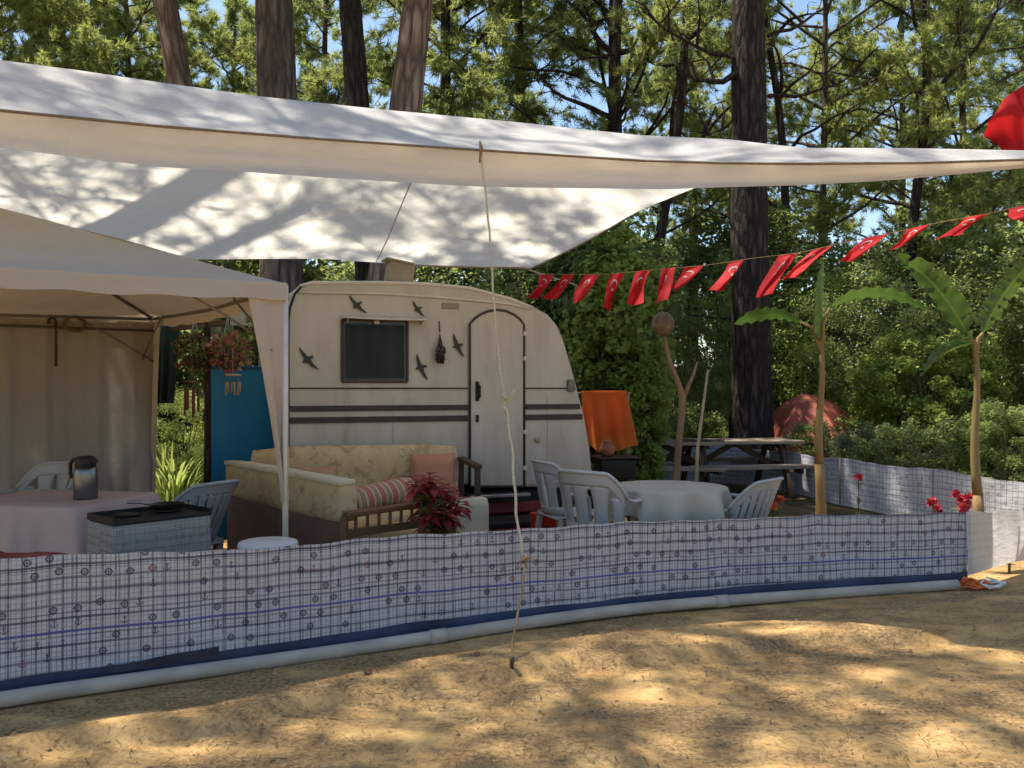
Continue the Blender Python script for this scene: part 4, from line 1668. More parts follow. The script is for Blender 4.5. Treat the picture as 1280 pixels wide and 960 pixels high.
for i in range(4):
    a, b = cor[i] - G0, cor[(i + 1) % 4] - G0
    zz = Vector((0, 0, GE - .03))
    fb.tube([a + zz, a.lerp(b, .5) + zz - Vector((0, 0, .03)), b + zz], .014, 8)
    fb.tube([a + Vector((0, 0, GE - .02)), ctr - G0 + Vector((0, 0, GP - .05))], .014, 8)
    inw = (ctr - G0 - (a + b) / 2) * .06
    fb.tube([a + inw + Vector((0, 0, GE - .42)), a.lerp(b, .12) + inw + Vector((0, 0, GE - .2)), a.lerp(b, .22) + inw + Vector((0, 0, GE - .045))], .008, 6)
    fb.tube([b + inw + Vector((0, 0, GE - .42)), b.lerp(a, .12) + inw + Vector((0, 0, GE - .2)), b.lerp(a, .22) + inw + Vector((0, 0, GE - .045))], .008, 6)
fb.build('roof_frame', M('frame_steel', (.20, .17, .13), None, 9, .5), gz)
# corner drapes
for i in range(4):
    for j in (1, -1):
        a, b = cor[i] - G0, cor[(i + j) % 4] - G0
        d = (b - a).normalized()
        if i == 2 or (i == 3 and j == 1):
            continue

        def dr(u, v, a=a, d=d, i=i, j=j):
            # v from top to bottom
            wdt = (.22 + (.05 if i == 1 else 0)) * (1 - v) ** 1.25 + .035
            nrm = Vector((-d.y, d.x, 0))
            q = a + d * (wdt * u - .012) + nrm * (.02 * math.sin(u * 9 + 1) * (.3 + v) * (1 if u > .05 else 0))
            return Vector((q.x, q.y, GE - GV * .55 - v * (1.30 if i == 0 else 1.75)))
        MB().grid(dr, 14, 24).build('corner_drape', CREAM, gz)
# curtain on the back side
CUR = MB()


def curt(u, v):
    q = gw(GS * u, GS - .02, 0) - G0
    s = GS * u
    fold = (.028 * math.sin(s * 21 + 1.5 * math.sin(s * 5)) + .016 * math.sin(s * 47 + 2)) * (.25 + .75 * v)
    n = Vector((GYv.x, GYv.y, 0))
    z = GE - .08 - v * (GE - .1)
    return q + n * (fold - .03) + Vector((0, 0, z))


CUR.grid(curt, 170, 14)
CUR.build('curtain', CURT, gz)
b1 = MB()
b1.tube([gw(0, GS - .08, GE - .14) - G0, gw(GS, GS - .08, GE - .15) - G0], .012, 6)
b1.build('curtain_rail', M('rail_dark', (.12, .10, .08), None, 9, .5), gz)


def on_curtain(px, py, off=.09):
    o = GO + GYv * (GS - off)
    an = math.atan2(-GX.y, -GX.x)
    s, z = on_plane(px, py, o, an)
    return Vector((o.x + s * math.cos(an), o.y + s * math.sin(an), z))


DWOOD = M('dark_wood', (.075, .042, .026), (.04, .024, .016), 10, .55, stretch=(1, 1, .2))
c = on_curtain(70, 402)
t = thing('walking_stick', 'dark walking stick hanging by its crook on the beige curtain', 'walking stick', c, GANG)
e = on_curtain(70, 458)
MB().tube([(0, 0, e.z - c.z), (0, 0, -.05), (0, 0, 0), (.012, 0, .025), (.035, 0, .03), (.055, 0, .012), (.06, 0, -.02)], .011, 8).build('shaft', DWOOD, t)
c = on_curtain(93, 405)
t = thing('straw_wreath', 'small brown straw wreath hanging on the curtain beside the walking stick', 'wreath', c, GANG + math.pi)
wr = MB()
for k in range(140):
    a = random.random() * 6.28
    b_0 = a + .5 + random.random() * .4
    r1, r2 = .065 + random.random() * .035, .065 + random.random() * .035
    wr.tube([(r1 * math.cos(a), -.02 * random.random(), r1 * .75 * math.sin(a)), (r2 * math.cos(b_0), -.02 * random.random(), r2 * .75 * math.sin(b_0))], .004, 4)
wr.build('straw', M('straw', (.22, .15, .09), (.12, .08, .05), 30, .9), t)
MB().tube([(0, 0, .07), (0, .01, .13)], .003, 5).build('loop', ROPE_D, t)

# ------------------------------------------------------------------ furniture under the gazebo
PINK = M('pink_cloth', (.58, .455, .405), (.53, .40, .36), 4, .85, .15, 12, trans=.12)
PINKD = M('rose_cloth', (.34, .105, .10), (.28, .085, .085), 5, .85, .15, 12)


def cloth_table(name, label, c, rot, w, d, h, drop, m, under=None, udrop=.3, leg_m=POLE):
    t = thing(name, label, 'table', (c[0], c[1], 0), rot)
    MB().box((0, 0, h - .02), (w - .02, d - .02, .03), .008).build('table_top', leg_m, t)
    for sx in (-1, 1):
        for sy in (-1, 1):
            MB().bar((sx * (w / 2 - .06), sy * (d / 2 - .06), 0), (sx * (w / 2 - .06), sy * (d / 2 - .06), h - .035), .035).build('leg', leg_m, t)
    return t


def skirt_cloth(w, d, h, drop, flare=.03, r=.03, seed=0, amp=.014, corner=.07):
    """tablecloth: top and a draped skirt, one surface"""
    mb = MB()
    n = 160
    per = []
    for k in range(n):
        a = 2 * math.pi * k / n
        ca, sa = math.cos(a), math.sin(a)
        m = max(abs(ca) / (w / 2), abs(sa) / (d / 2))
        x, y = ca / m, sa / m
        cx, cy = abs(x) / (w / 2), abs(y) / (d / 2)
        per.append((x, y, min(cx, cy) ** 6))
    rings = []
    for f in (.0, .5, .97):
        rings.append([(x * f, y * f, h + .002 * noise.noise(Vector((x * 3 * f, y * 3 * f, seed)))) for x, y, c in per])
    rings.append([(x * 1.004, y * 1.004, h - .006) for x, y, c in per])
    for j in range(1, 11):
        v = j / 10
        rg = []
        for k, (x, y, c) in enumerate(per):
            L = math.hypot(x, y)
            s = k / n * 6.28
            fo = amp * v * math.sin(s * 9 + seed + math.sin(s * 3)) + amp * .6 * v * math.sin(s * 23 + seed * 2) + corner * c * v ** .7 + flare * v
            rg.append((x * (1 + fo / L), y * (1 + fo / L), h - .008 - drop * v * (1 + .12 * c + .04 * math.sin(s * 5 + seed))))
        rings.append(rg)
    V = [p for r_ in rings for p in r_]
    Fs = []
    for i in range(len(rings) - 1):
        for k in range(n):
            k2 = (k + 1) % n
            Fs.append((i * n + k, (i + 1) * n + k, (i + 1) * n + k2, i * n + k2))
    mb.add(V, Fs, True)
    return mb


tc_ = ((P(12, 631, 5.5) + P(181, 637, 5.3) + P(172, 616, 6.2) + P(5, 612, 6.3)) / 4) + Vector((-.12, 0, 0))
TA = R(-11)
cloth_table('dining_table', 'small table hidden under the pink cloth in the gazebo', (tc_.x, tc_.y), TA, .96, .80, .745, .3, PINK)
tcl = thing('tablecloth', 'pale pink tablecloth with a darker rose underlayer on the gazebo table', 'tablecloth', (tc_.x, tc_.y, 0), TA)
skirt_cloth(1.0, .84, .752, .27, .035, seed=2).build('upper_cloth', PINK, tcl)
skirt_cloth(.985, .825, .744, .46, .02, seed=5).build('under_cloth', PINKD, tcl)

# vacuum jug
d = 5.75
c = P(107, 620, d)
JUG, _nt = base_mat('brushed_steel')
finish(_nt, (.20, .21, .22), .30, _nt.noise(_nt.mapped(_nt.obj(), (1, 1, 30)), 20, 2), .05, .01, metal=.85)
t = thing('vacuum_jug', 'steel vacuum jug with a black lid standing on the pink tablecloth', 'jug', (c.x, c.y, .754), R(-20))
MB().lathe([(.072, 0), (.077, .008), (.077, .17), (.073, .195), (.062, .215)], n=32).build('jug_body', JUG, t)
BLK = M('black_plastic', (.016, .013, .012), (.022, .018, .017), 9, .4)
ld = MB().lathe([(.064, .213), (.067, .22), (.066, .265), (.054, .285), (.02, .29)], n=28)
ld.box((.075, 0, .255), (.05, .035, .022), .006)
ld.build('lid', BLK, t)
MB().tube([(-.06, 0, .255), (-.105, 0, .262), (-.135, 0, .235), (-.135, 0, .17), (-.125, 0, .14), (-.075, 0, .135)], [.012, .012, .013, .012, .011, .010], 10).build('handle', BLK, t)

# draped stove stand
PALE = windbreak_mat('pale_print_cloth', .5, (.30, .28, .225), .1, 1.4)
a, b = P(142, 661, 4.78), P(264, 645, 5.22)
ang = math.atan2(b.y - a.y, b.x - a.x)
wd = (b - a).xy.length
v_ = Vector((-math.sin(ang), math.cos(ang)))
H_ = .72
cc = (a.xy + b.xy) / 2 + v_ * .18
t = thing('stove_stand', 'black topped camp stove stand wrapped in pale patterned cloth behind the windbreak', 'stand', (cc.x, cc.y, 0), ang)
sk = skirt_cloth(wd, .35, H_, .66, .012, seed=9, amp=.008, corner=.015)
N0 = len(sk.v)
sk.uv = [((math.atan2(v[1], v[0]) * .45), v[2]) for v in sk.v]
sk.build('cloth_wrap', PALE, t)
tr = MB().box((0, 0, H_ + .012), (wd + .005, .36, .016), .004)
for sx in (-1, 1):
    tr.box((sx * (wd / 2 - .004), 0, H_ + .03), (.010, .36, .03), .003)
tr.box((0, .177, H_ + .03), (wd, .010, .03), .003)
tr.build('black_top', RUB, t)
for sx in (-.12, .13):
    MB().lathe([(.03, H_ + .02), (.07, H_ + .024), (.075, H_ + .034), (.05, H_ + .037)], (sx, .04, 0), 20).build('burner', BLK, t)
for sx in (-1, 1):
    for sy in (-1, 1):
        MB().bar((sx * (wd / 2 - .04), sy * .14, 0), (sx * (wd / 2 - .04), sy * .14, H_ - .005), .03).build('leg', DWOOD, t)


def at_stand(x, y, z):
    return (cc.x + math.cos(ang) * x - math.sin(ang) * y, cc.y + math.sin(ang) * x + math.cos(ang) * y, z)


t = thing('frying_pan', 'dark pan with a light handle lying on the black stove top', 'pan', at_stand(.13, .04, H_ + .038), ang + R(-20))
MB().lathe([(.08, 0), (.095, .03), (.098, .032), (.092, .028), (.076, .005), (.01, .004)], n=26).build('pan_body', BLK, t)
MB().tube([(-.09, 0, .028), (-.16, .0, .05), (-.23, 0, .055)], [.008, .010, .011], 8).build('handle', STEEL, t)
# white stool in front of the sofa
c = P(335, 678, 5.02)
PLW = M('white_plastic', (.62, .58, .52), (.55, .52, .46), 4, .5, spec=.35)
t = thing('stool', 'round white plastic stool just behind the windbreak in front of the sofa', 'stool', (c.x, c.y, 0))
MB().lathe([(.02, .598), (.15, .60), (.168, .594), (.174, .58), (.17, .565), (.15, .56)], n=36).build('seat', PLW, t)
for k in range(4):
    a = k * math.pi / 2 + .5
    MB().tube([(.13 * math.cos(a), .13 * math.sin(a), .565), (.19 * math.cos(a), .19 * math.sin(a), 0)], [.026, .018], 8).build('leg', PLW, t)
# ------------------------------------------------------------------ corner sofa
SOFA = M('floral_fabric', (.44, .335, .20), (.36, .255, .14), 7, .9, .25, 60, detail=7)
_m, _nt = base_mat('floral_upholstery')
_o = _nt.obj()
_c = _nt.ramp(_nt.noise(_o, 5, 4), [(.3, (.44, .315, .16)), (.7, (.54, .41, .24))])
_f1 = _nt.ramp(_nt.noise(_o, 9, 3, .5, 1.2), [(.56, (0, 0, 0)), (.62, (1, 1, 1))])
_f2 = _nt.ramp(_nt.noise(_nt.mapped(_o, (1.3, 1.1, .9)), 13, 3, .5, 1.5), [(.60, (0, 0, 0)), (.66, (1, 1, 1))])
_c = _nt.mix(_nt.math('MULTIPLY', _f1, .55), _c, (.25, .17, .075))
_c = _nt.mix(_nt.math('MULTIPLY', _f2, .55), _c, (.40, .17, .10))
finish(_nt, _c, .92, _nt.noise(_o, 90, 3), .2, .01, spec=.15)
SOFA = _m
CREAMF = M('cream_piping', (.58, .50, .35), (.50, .42, .28), 8, .9, .2, 40)
BROWNP = M('brown_panel', (.185, .105, .075), (.15, .085, .06), 3, .7)
SWOOD = M('sofa_wood', (.22, .105, .050), (.15, .070, .035), 7, .5, .1, 30, stretch=(1, 1, 5))
S0 = Vector((-2.226, 7.25, 0))
sof = thing('corner_sofa', 'worn floral corner sofa with a brown side panel in front of the caravan', 'sofa', (S0.x, S0.y, 0), 0)
a1 = R(16.4)
uA, vA = Vector((math.cos(a1), math.sin(a1), 0)), Vector((-math.sin(a1), math.cos(a1), 0))


def soft_box(mb, c, ux, uy, size, bev=.05, puff=.0, lean=0.):
    ux, uy = ux.normalized(), uy.normalized()
    m = Matrix((ux, uy, Vector((0, 0, 1)))).transposed().to_4x4()
    m.translation = c
    if lean:
        m = m @ Matrix.Rotation(lean, 4, 'X')
    bm = bmesh.new()
    bmesh.ops.create_cube(bm, size=1)
    bmesh.ops.subdivide_edges(bm, edges=bm.edges[:], cuts=5, use_grid_fill=True)
    for v in bm.verts:
        p = v.co * 2
        q = Vector((p.x * size[0] / 2, p.y * size[1] / 2, p.z * size[2] / 2))
        # rounded box
        r = min(bev, min(size) / 2)
        inner = Vector((max(-size[0] / 2 + r, min(size[0] / 2 - r, q.x)), max(-size[1] / 2 + r, min(size[1] / 2 - r, q.y)), max(-size[2] / 2 + r, min(size[2] / 2 - r, q.z))))
        dv = q - inner
        if dv.length > 1e-6:
            q = inner + dv.normalized() * r
        if puff:
            k = Vector((1 - abs(p.x) ** 3, 1 - abs(p.y) ** 3, 1 - abs(p.z) ** 3))
            q.z += puff * (1 if p.z > 0 else -1) * max(0, k.x * k.y) * abs(p.z)
            q.y += puff * (1 if p.y > 0 else -1) * max(0, k.x * k.z) * abs(p.y)
        q += Vector((0, 0, .006 * noise.noise(Vector((p.x * 2, p.y * 2, p.z + c.x * 3)))))
        v.co = q
    return mb.bm(bm, True, m)


# section along the caravan
LA = 1.80
soft_box(MB(), uA * LA / 2 + Vector((0, 0, .70)), uA, vA, (LA, .17, .57), .06, .012, R(-7)).build('backrest', SOFA, sof)
soft_box(MB(), uA * (LA / 2 + .24) - vA * .38 + Vector((0, 0, .40)), uA, vA, (LA - .46, .66, .16), .05, .012).build('seat_cushion', SOFA, sof)
MB().box(tuple(uA * (LA / 2 + .26) - vA * .36 + Vector((0, 0, .185))), (LA - .54, .60, .25), .01, a1).build('base', BROWNP, sof)
# right arm, thin timber
e0 = uA * (LA + .03)
ar = MB()
ar.bar(e0 - vA * .02 + Vector((0, 0, .86)), e0 - vA * .66 + Vector((0, 0, .84)), .075, .035, .006)
ar.bar(e0 - vA * .64 + Vector((0, 0, 0)), e0 - vA * .64 + Vector((0, 0, .825)), .05, .05, .005)
ar.bar(e0 - vA * .04 + Vector((0, 0, 0)), e0 - vA * .04 + Vector((0, 0, .84)), .05, .05, .005)
ar.bar(e0 - vA * .04 + Vector((0, 0, .32)), e0 - vA * .64 + Vector((0, 0, .32)), .035, .08, .005)
ar.build('armrest', DWOOD, sof)
soft_box(MB(), uA * (LA - .05) - vA * .75 + Vector((0, 0, .38)), uA, vA, (.28, .14, .44), .04).build('seat_end', CREAMF, sof)

# wing towards the camera, seen from outside
W0 = Vector((-2.41, 7.18, 0)) - S0
W1 = Vector((-1.14, 5.64, 0)) - S0
uW = (W1 - W0).normalized()
vW = Vector((-uW.y, uW.x, 0))           # to the right: the seat side
LW = (W1 - W0).length


def wing(mb, s0, s1, y, z, wdt, hgt, bev, puff=.0, lean=0):
    c = W0 + uW * (s0 + s1) / 2 + vW * y + Vector((0, 0, z))
    return soft_box(mb, c, uW, vW, (s1 - s0, wdt, hgt), bev, puff, lean)


wing(MB(), -.02, LW, .07, .735, .17, .29, .05, .008).build('backrest', SOFA, sof)
wing(MB(), -.02, LW, .055, .868, .15, .05, .025).build('back_edge', CREAMF, sof)
pn = MB()
pn.box(tuple(W0 + uW * LW * .25 + vW * .03 + Vector((0, 0, .33))), (LW * .5 - .01, .05, .54), .006, math.atan2(uW.y, uW.x))
pn.box(tuple(W0 + uW * LW * .75 + vW * .03 + Vector((0, 0, .33))), (LW * .5 - .01, .05, .54), .006, math.atan2(uW.y, uW.x))
pn.build('side_panel', BROWNP, sof)
wing(MB(), .3, LW - .05, .50, .40, .66, .16, .05, .012).build('seat_cushion', SOFA, sof)
MB().box(tuple(W0 + uW * LW * .55 + vW * .45 + Vector((0, 0, .185))), (LW * .85, .62, .25), .01, math.atan2(uW.y, uW.x)).build('base', BROWNP, sof)
# timber frame closing the wing's front end
q0 = W1 + vW * .02 + uW * .02
q1 = q0 + vW * .62
fr = MB()
Zv = lambda z: Vector((0, 0, z))
fr.bar(q0 + Zv(.665), q1 + Zv(.675), .09, .035, .006)
fr.bar(q0 + Zv(.535), q1 + Zv(.54), .03, .05, .004)
fr.bar(q0 + Zv(.25), q1 + Zv(.25), .03, .09, .004)
fr.bar(q0 + Zv(0), q0 + Zv(.65), .05, .05, .005)
fr.bar(q1 + Zv(0), q1 + Zv(.66), .05, .05, .005)
for k in range(1, 7):
    fr.bar(q0.lerp(q1, k / 7) + Zv(.55), q0.lerp(q1, k / 7) + Zv(.65), .022, .012, .002)
fr.build('end_frame', SWOOD, sof)

# striped bolster: lathe of a stuffed roll with cloth stripes
m_, _nt = base_mat('striped_cloth')
_x = _nt.new('ShaderNodeSeparateXYZ')
_nt.l.new(_nt.obj(), _x.inputs[0])
_s = _nt.math('PINGPONG', _nt.math('ADD', _x.outputs[0], _nt.math('MULTIPLY', _nt.noise(_nt.obj(), 4, 2), .03)), .062)
_c = _nt.ramp(_nt.math('DIVIDE', _s, .062), [(.0, (.42, .15, .085)), (.38, (.38, .14, .08)), (.44, (.50, .40, .25)), (.72, (.47, .36, .22)), (.78, (.22, .10, .06)), (1, (.45, .28, .15))])
finish(_nt, _c, .9, _nt.noise(_nt.obj(), 60, 3), .3, .01)
STRP = m_
p0_, p1_ = P(438, 630, 5.85), P(512, 612, 6.35)
bx = (p1_ - p0_)
t = thing('bolster', 'terracotta and cream striped bolster lying at the front end of the sofa', 'cushion', p0_, 0)
L = bx.length
an = math.atan2(bx.y, bx.x)
t.rotation_euler = (0, -math.asin(bx.z / L), an)
rt = Matrix.Rotation(R(90), 3, 'Y')
MB().lathe([(.02, -.01), (.075, 0), (.098, .03), (.104, .12), (.10, L * .5), (.104, L - .12), (.098, L - .03), (.075, L), (.02, L + .01)], n=28, mat=rt).build('roll', STRP, t)
MB().tube([(-.02, .05 * math.cos(a), .05 * math.sin(a)) for a in [k * .35 for k in range(19)]], .008, 6).build('piping', CREAMF, t)
for v in t.children:
    pass


def cushion(name, label, c, size, m, rz, tilt, cat='cushion'):
    t = thing(name, label, cat, c, rz)
    mb = MB()
    n = 18

    def f(u, v, s):
        x, y = (u - .5) * 2, (v - .5) * 2
        k = max(0, (1 - x ** 4) * (1 - y ** 4)) ** .5
        pinch = 1 - .07 * (1 - abs(x)) * abs(y) ** 3
        pinch2 = 1 - .07 * (1 - abs(y)) * abs(x) ** 3
        p = Vector((x * size[0] / 2 * pinch2, s * size[1] / 2 * k, y * size[2] / 2 * pinch))
        p.y += .006 * noise.noise(Vector((x * 2, y * 2, s)))
        return Matrix.Rotation(tilt, 3, 'X') @ p
    mb.grid(lambda u, v: f(u, v, -1), n, n)
    mb.grid(lambda u, v: f(1 - u, v, 1), n, n)
    mb.build('cover', m, t)
    ed = [f(u, 0, 0) for u in np.linspace(0, 1, 12)] + [f(1, v, 0) for v in np.linspace(0, 1, 12)] + [f(1 - u, 1, 0) for u in np.linspace(0, 1, 12)] + [f(0, 1 - v, 0) for v in np.linspace(0, 1, 12)]
    MB().tube(ed, .005, 5).build('piping', m, t)
    return t


PEACH = M('peach_cloth', (.47, .225, .135), (.40, .185, .11), 6, .9, .2, 50)
c = S0 + uA * (LA - .25) - vA * .17 + Zv(.71)
cushion('cushion', 'plain peach square cushion propped against the sofa back by the right arm', c, (.40, .15, .42), PEACH, a1, R(-12))
c = S0 + uA * (.55) - vA * .17 + Zv(.665)
cushion('cushion', 'small rose cushion peeping over the sofa wing', c, (.34, .14, .34), M('rose_floral', (.47, .20, .14), (.38, .28, .16), 14, .9), a1 + R(8), R(-14))

# ------------------------------------------------------------------ red leaved plant in a pot
d = 5.75
c = P(545, 690, d)
t = thing('poinsettia', 'red leaved poinsettia on bare stems in a pot behind the windbreak', 'plant', (c.x, c.y, 0))
POT = M('terracotta', (.30, .13, .075), (.24, .10, .06), 8, .85, .2, 40)
MB().lathe([(.11, 0), (.15, .26), (.165, .265), (.165, .31), (.15, .31), (.14, .29), (.02, .285)], n=28).build('pot', POT, t)
st = MB()
tops = []
for k in range(17):
    a = k * 2.4
    r = .05 + .19 * ((k % 4) / 3)
    tp = Vector((r * math.cos(a), r * math.sin(a), .66 + .26 * ((k * 7 % 17) / 16)))
    tops.append(tp)
    st.tube([Vector((.03 * math.cos(a), .03 * math.sin(a), .28)), Vector((r * .35 * math.cos(a), r * .35 * math.sin(a), .48)), tp], [.009, .007, .004], 6)
st.build('stems', M('plant_stems', (.10, .085, .045), (.07, .055, .035), 20), t)


def pointed_leaf(c, d, n, L, W):
    d, n = Vector(d).normalized(), Vector(n).normalized()
    s = d.cross(n).normalized()
    n = s.cross(d)
    pr = [(0, .05), (.2, .55), (.42, 1), (.62, .8), (.82, .38), (1, .02)]
    vs, fs = [], []
    for i, (x, w_) in enumerate(pr):
        z = -.35 * x * x * L * .6
        p = Vector(c) + d * x * L + n * z
        vs += [p - s * W * .5 * w_ + n * W * .12 * w_, p, p + s * W * .5 * w_ + n * W * .12 * w_]
    for i in range(len(pr) - 1):
        a = i * 3
        fs += [(a, a + 1, a + 4, a + 3), (a + 1, a + 2, a + 5, a + 4)]
    return vs, fs


RLEAF = leaf_mat('red_bracts', [(.1, (.13, .008, .012)), (.5, (.30, .018, .022)), (.9, (.46, .05, .04))], 0.0, 3)
_m, _nt = base_mat('red_bracts')
_i = _nt.new('ShaderNodeNewGeometry').outputs['Random Per Island']
finish(_nt, _nt.ramp(_i, [(0, (.10, .012, .014)), (.5, (.22, .022, .025)), (1, (.36, .06, .04))]), .55, trans=.25, trans_col=(.5, .03, .03))
RLEAF = _m
rb, gb = MB(), MB()
for tp in tops:
    for k in range(12):
        a = k * 2.4 + tp.x * 30
        dv = Vector((math.cos(a), math.sin(a), .35 - .07 * k))
        L = .09 + .05 * random.random()
        rb.add(*pointed_leaf(tp + Vector((0, 0, -.006 * k)), dv, (0, 0, 1), L, L * .5))
    for k in range(7):
        a = k * 2.4 + tp.y * 20
        dv = Vector((math.cos(a), math.sin(a), -.25))
        q = Vector((tp.x * .8, tp.y * .8, tp.z - .07 - .025 * k))
        (gb if k % 3 else rb).add(*pointed_leaf(q, dv, (0, 0, 1), .12, .055))
rb.build('bracts', RLEAF, t)
gb.build('leaves', LEAF_D, t)

# ------------------------------------------------------------------ monobloc chairs
CHW = M('chair_plastic', (.40, .40, .39), (.35, .35, .34), 4, .42, spec=.4)


def chair_parts(t, m, slats=9, rnd=.035):
    """origin on the floor under the seat centre, facing +y"""
    # seat
    MB().grid(lambda u, v: ((u - .5) * (.44 + .04 * v), (v - .5) * .44, .43 + .018 * (2 * (v - .5)) ** 3 - .012 * math.sin(math.pi * u) * math.sin(math.pi * v)), 14, 12, thick=.012).build('seat', m, t)
    # back: an arc of slats under a wide rim

    def arc(a, z):
        # a in -1..1 round the back, z height; leans outwards with height
        k = (z - .43) / .45
        rx, ry = .235 + .05 * k, .20 + .10 * k
        th = a * R(78)
        return Vector((rx * math.sin(th) * 1.06, -.03 - ry * math.cos(th), z))

    def top_z(a):
        return (.86 + rnd * .6) - rnd * a * a - .17 * max(0, abs(a) - .52) ** 1.3 / .48 ** 1.3
    bk = MB()
    for k in range(slats):
        a = -.80 + 1.6 * k / (slats - 1)
        hw = .76 / (slats - 1)
        bk.grid(lambda u, v, a=a, hw=hw: arc(a + (u - .5) * 2 * hw * (.70 + .3 * (2 * v - 1) ** 2), .435 + (top_z(a) - .08 - .435) * v), 3, 10, thick=.008)
    bk.grid(lambda u, v: arc(-.93 + 1.86 * u, top_z(-.93 + 1.86 * u) - .10 * (1 - v)), 40, 4, thick=.010)
    bk.grid(lambda u, v: arc(-.9 + 1.8 * u, .425 + .075 * v), 30, 2, thick=.010)
    bk.build('backrest', m, t)
    rim = [arc(-.98 + 1.96 * k / 36, top_z(-.98 + 1.96 * k / 36)) for k in range(37)]
    MB().tube(rim, .014, 8).build('rim', m, t)
    for s in (-1, 1):
        e = rim[-1] if s > 0 else rim[0]
        pts = [e, e + Vector((s * .012, .06, -.025)), Vector((s * .285, .10, .665)), Vector((s * .285, .20, .655)), Vector((s * .27, .235, .62)), Vector((s * .255, .235, .52)), Vector((s * .235, .215, .44))]
        am = MB()
        am.tube(pts, [.020, .024, .027, .027, .024, .022, .02], 8, True, .55)
        am.build('armrest', m, t)
        for (x, y) in ((.205, .20), (.205, -.19)):
            sp = 1 if y > 0 else -1
            lg = MB()
            lg.bar((s * x, y, .43), (s * (x + .05), y + sp * .05, 0), .045, .022, .004)
            lg.bar((s * (x - .005), y - sp * .012, .43), (s * (x + .045), y + sp * .04, 0), .020, .045, .004)
            lg.build('leg', m, t)


g = 'plastic garden chairs'
c1 = thing('plastic_chair', 'white plastic chair nearest the caravan wall, left of the round table', 'chair', (*floor_at(712, 7.35), 0), R(-68), g)
chair_parts(c1, CHW, 5)


def chair_copy(label, px, d, rz, src=c1, sc=1.):
    c = copy_tree(src)
    c['label'] = label
    c.location = (*floor_at(px, d), 0)
    c.rotation_euler = (0, 0, rz)
    c.scale = (sc,) * 3
    return c


chair_copy('white plastic chair with its rounded back to the camera in front of the round table', 752, 6.38, R(-38), sc=1.02)
c3 = thing('plastic_chair', 'grey white plastic chair with a slatted back at the right front of the round table', 'chair', (*floor_at(903, 6.6), 0), R(48), g, .95)
c3.rotation_euler = (R(9), 0, R(48))
chair_parts(c3, M('chair_plastic_grey', (.33, .35, .38), (.29, .31, .34), 4, .42, spec=.4), 11, .13)
chair_copy('white plastic chair half hidden behind the pink table, only its curved back showing', 40, 6.75, R(160))
chair_copy('white plastic chair beside the right end of the pink table', 214, 6.35, R(62), c3).rotation_euler = (R(14), 0, R(62))

# round table with cloth
tx, ty = floor_at(836, 6.62)
t = thing('round_table', 'round table under the white cloth between the plastic chairs', 'table', (tx, ty, 0))
MB().lathe([(.02, .715), (.43, .715), (.44, .725), (.43, .735), (.02, .735)], n=40).build('table_top', PLW, t)
for k in range(4):
    a = k * math.pi / 2 + .4
    MB().tube([(.30 * math.cos(a), .30 * math.sin(a), .715), (.36 * math.cos(a), .36 * math.sin(a), 0)], [.028, .02], 8).build('leg', PLW, t)
WCL = M('white_cloth', (.46, .44, .37), (.39, .375, .315), 3, .85, .12, 14, trans=.15)
mb = MB()
n = 120


def rc(u, v):
    a = 2 * math.pi * u
    if v < .35:
        r, z = .445 * v / .35, .742 + .002 * noise.noise(Vector((math.cos(a), math.sin(a), v * 4)))
    else:
        k = (v - .35) / .65
        r = .448 + .012 * math.sin(k * 3) + k * (.035 + .048 * math.sin(a * 11 + math.sin(a * 3)) + .015 * math.sin(a * 7 + 2))
        z = .742 - .006 - k * (.23 + .05 * math.cos(a * 4 + .8))
    return (r * math.cos(a), r * math.sin(a), z)


o = mb.grid(rc, n, 20).build('tablecloth', WCL)
o.location = (tx, ty, 0)
tag(o, 'white cloth draped over the round table among the plastic chairs', 'tablecloth')

# ------------------------------------------------------------------ orange towel, grill
TOW, _nt = base_mat('orange_towel')
_o = _nt.obj()
finish(_nt, _nt.ramp(_nt.noise(_o, 3, 4), [(.3, (.68, .14, .03)), (.7, (.78, .20, .055))]), .95, _nt.noise(_o, 120, 3), .5, .01, trans=.45, trans_col=(.95, .28, .07), spec=.05)
d = 9.7
a, b = P(727, 490, d), P(783, 490, d)
t = thing('drying_rack', 'low wooden drying rail at the end of the caravan', 'rack', (a.x, d, 0))
wd = b.x - a.x
MB().tube([(-.12, 0, a.z - .012), (wd + .05, 0, a.z - .012)], .012, 8).build('rail', WOODP, t)
for x in (-.10, wd + .02):
    MB().tube([(x, 0, 0), (x, 0, a.z)], .016, 8).build('post', WOODP, t)
o = MB()


def tw(u, v):
    s = wd * u
    if v < .12:
        k = v / .12
        an = math.pi * k
        return (s, .016 * math.cos(an), .016 * math.sin(an))
    k = (v - .12) / .88
    z = -(.64 + .05 * math.sin(u * 4.2) - .10 * (u < .25) * (1 - u * 4)) * k
    y = -.016 - .05 * k * (.5 + .5 * math.sin(u * 8.5)) - .03 * k * math.sin(u * 21)
    return (s + .08 * k * (u) + .04 * k, y, z)


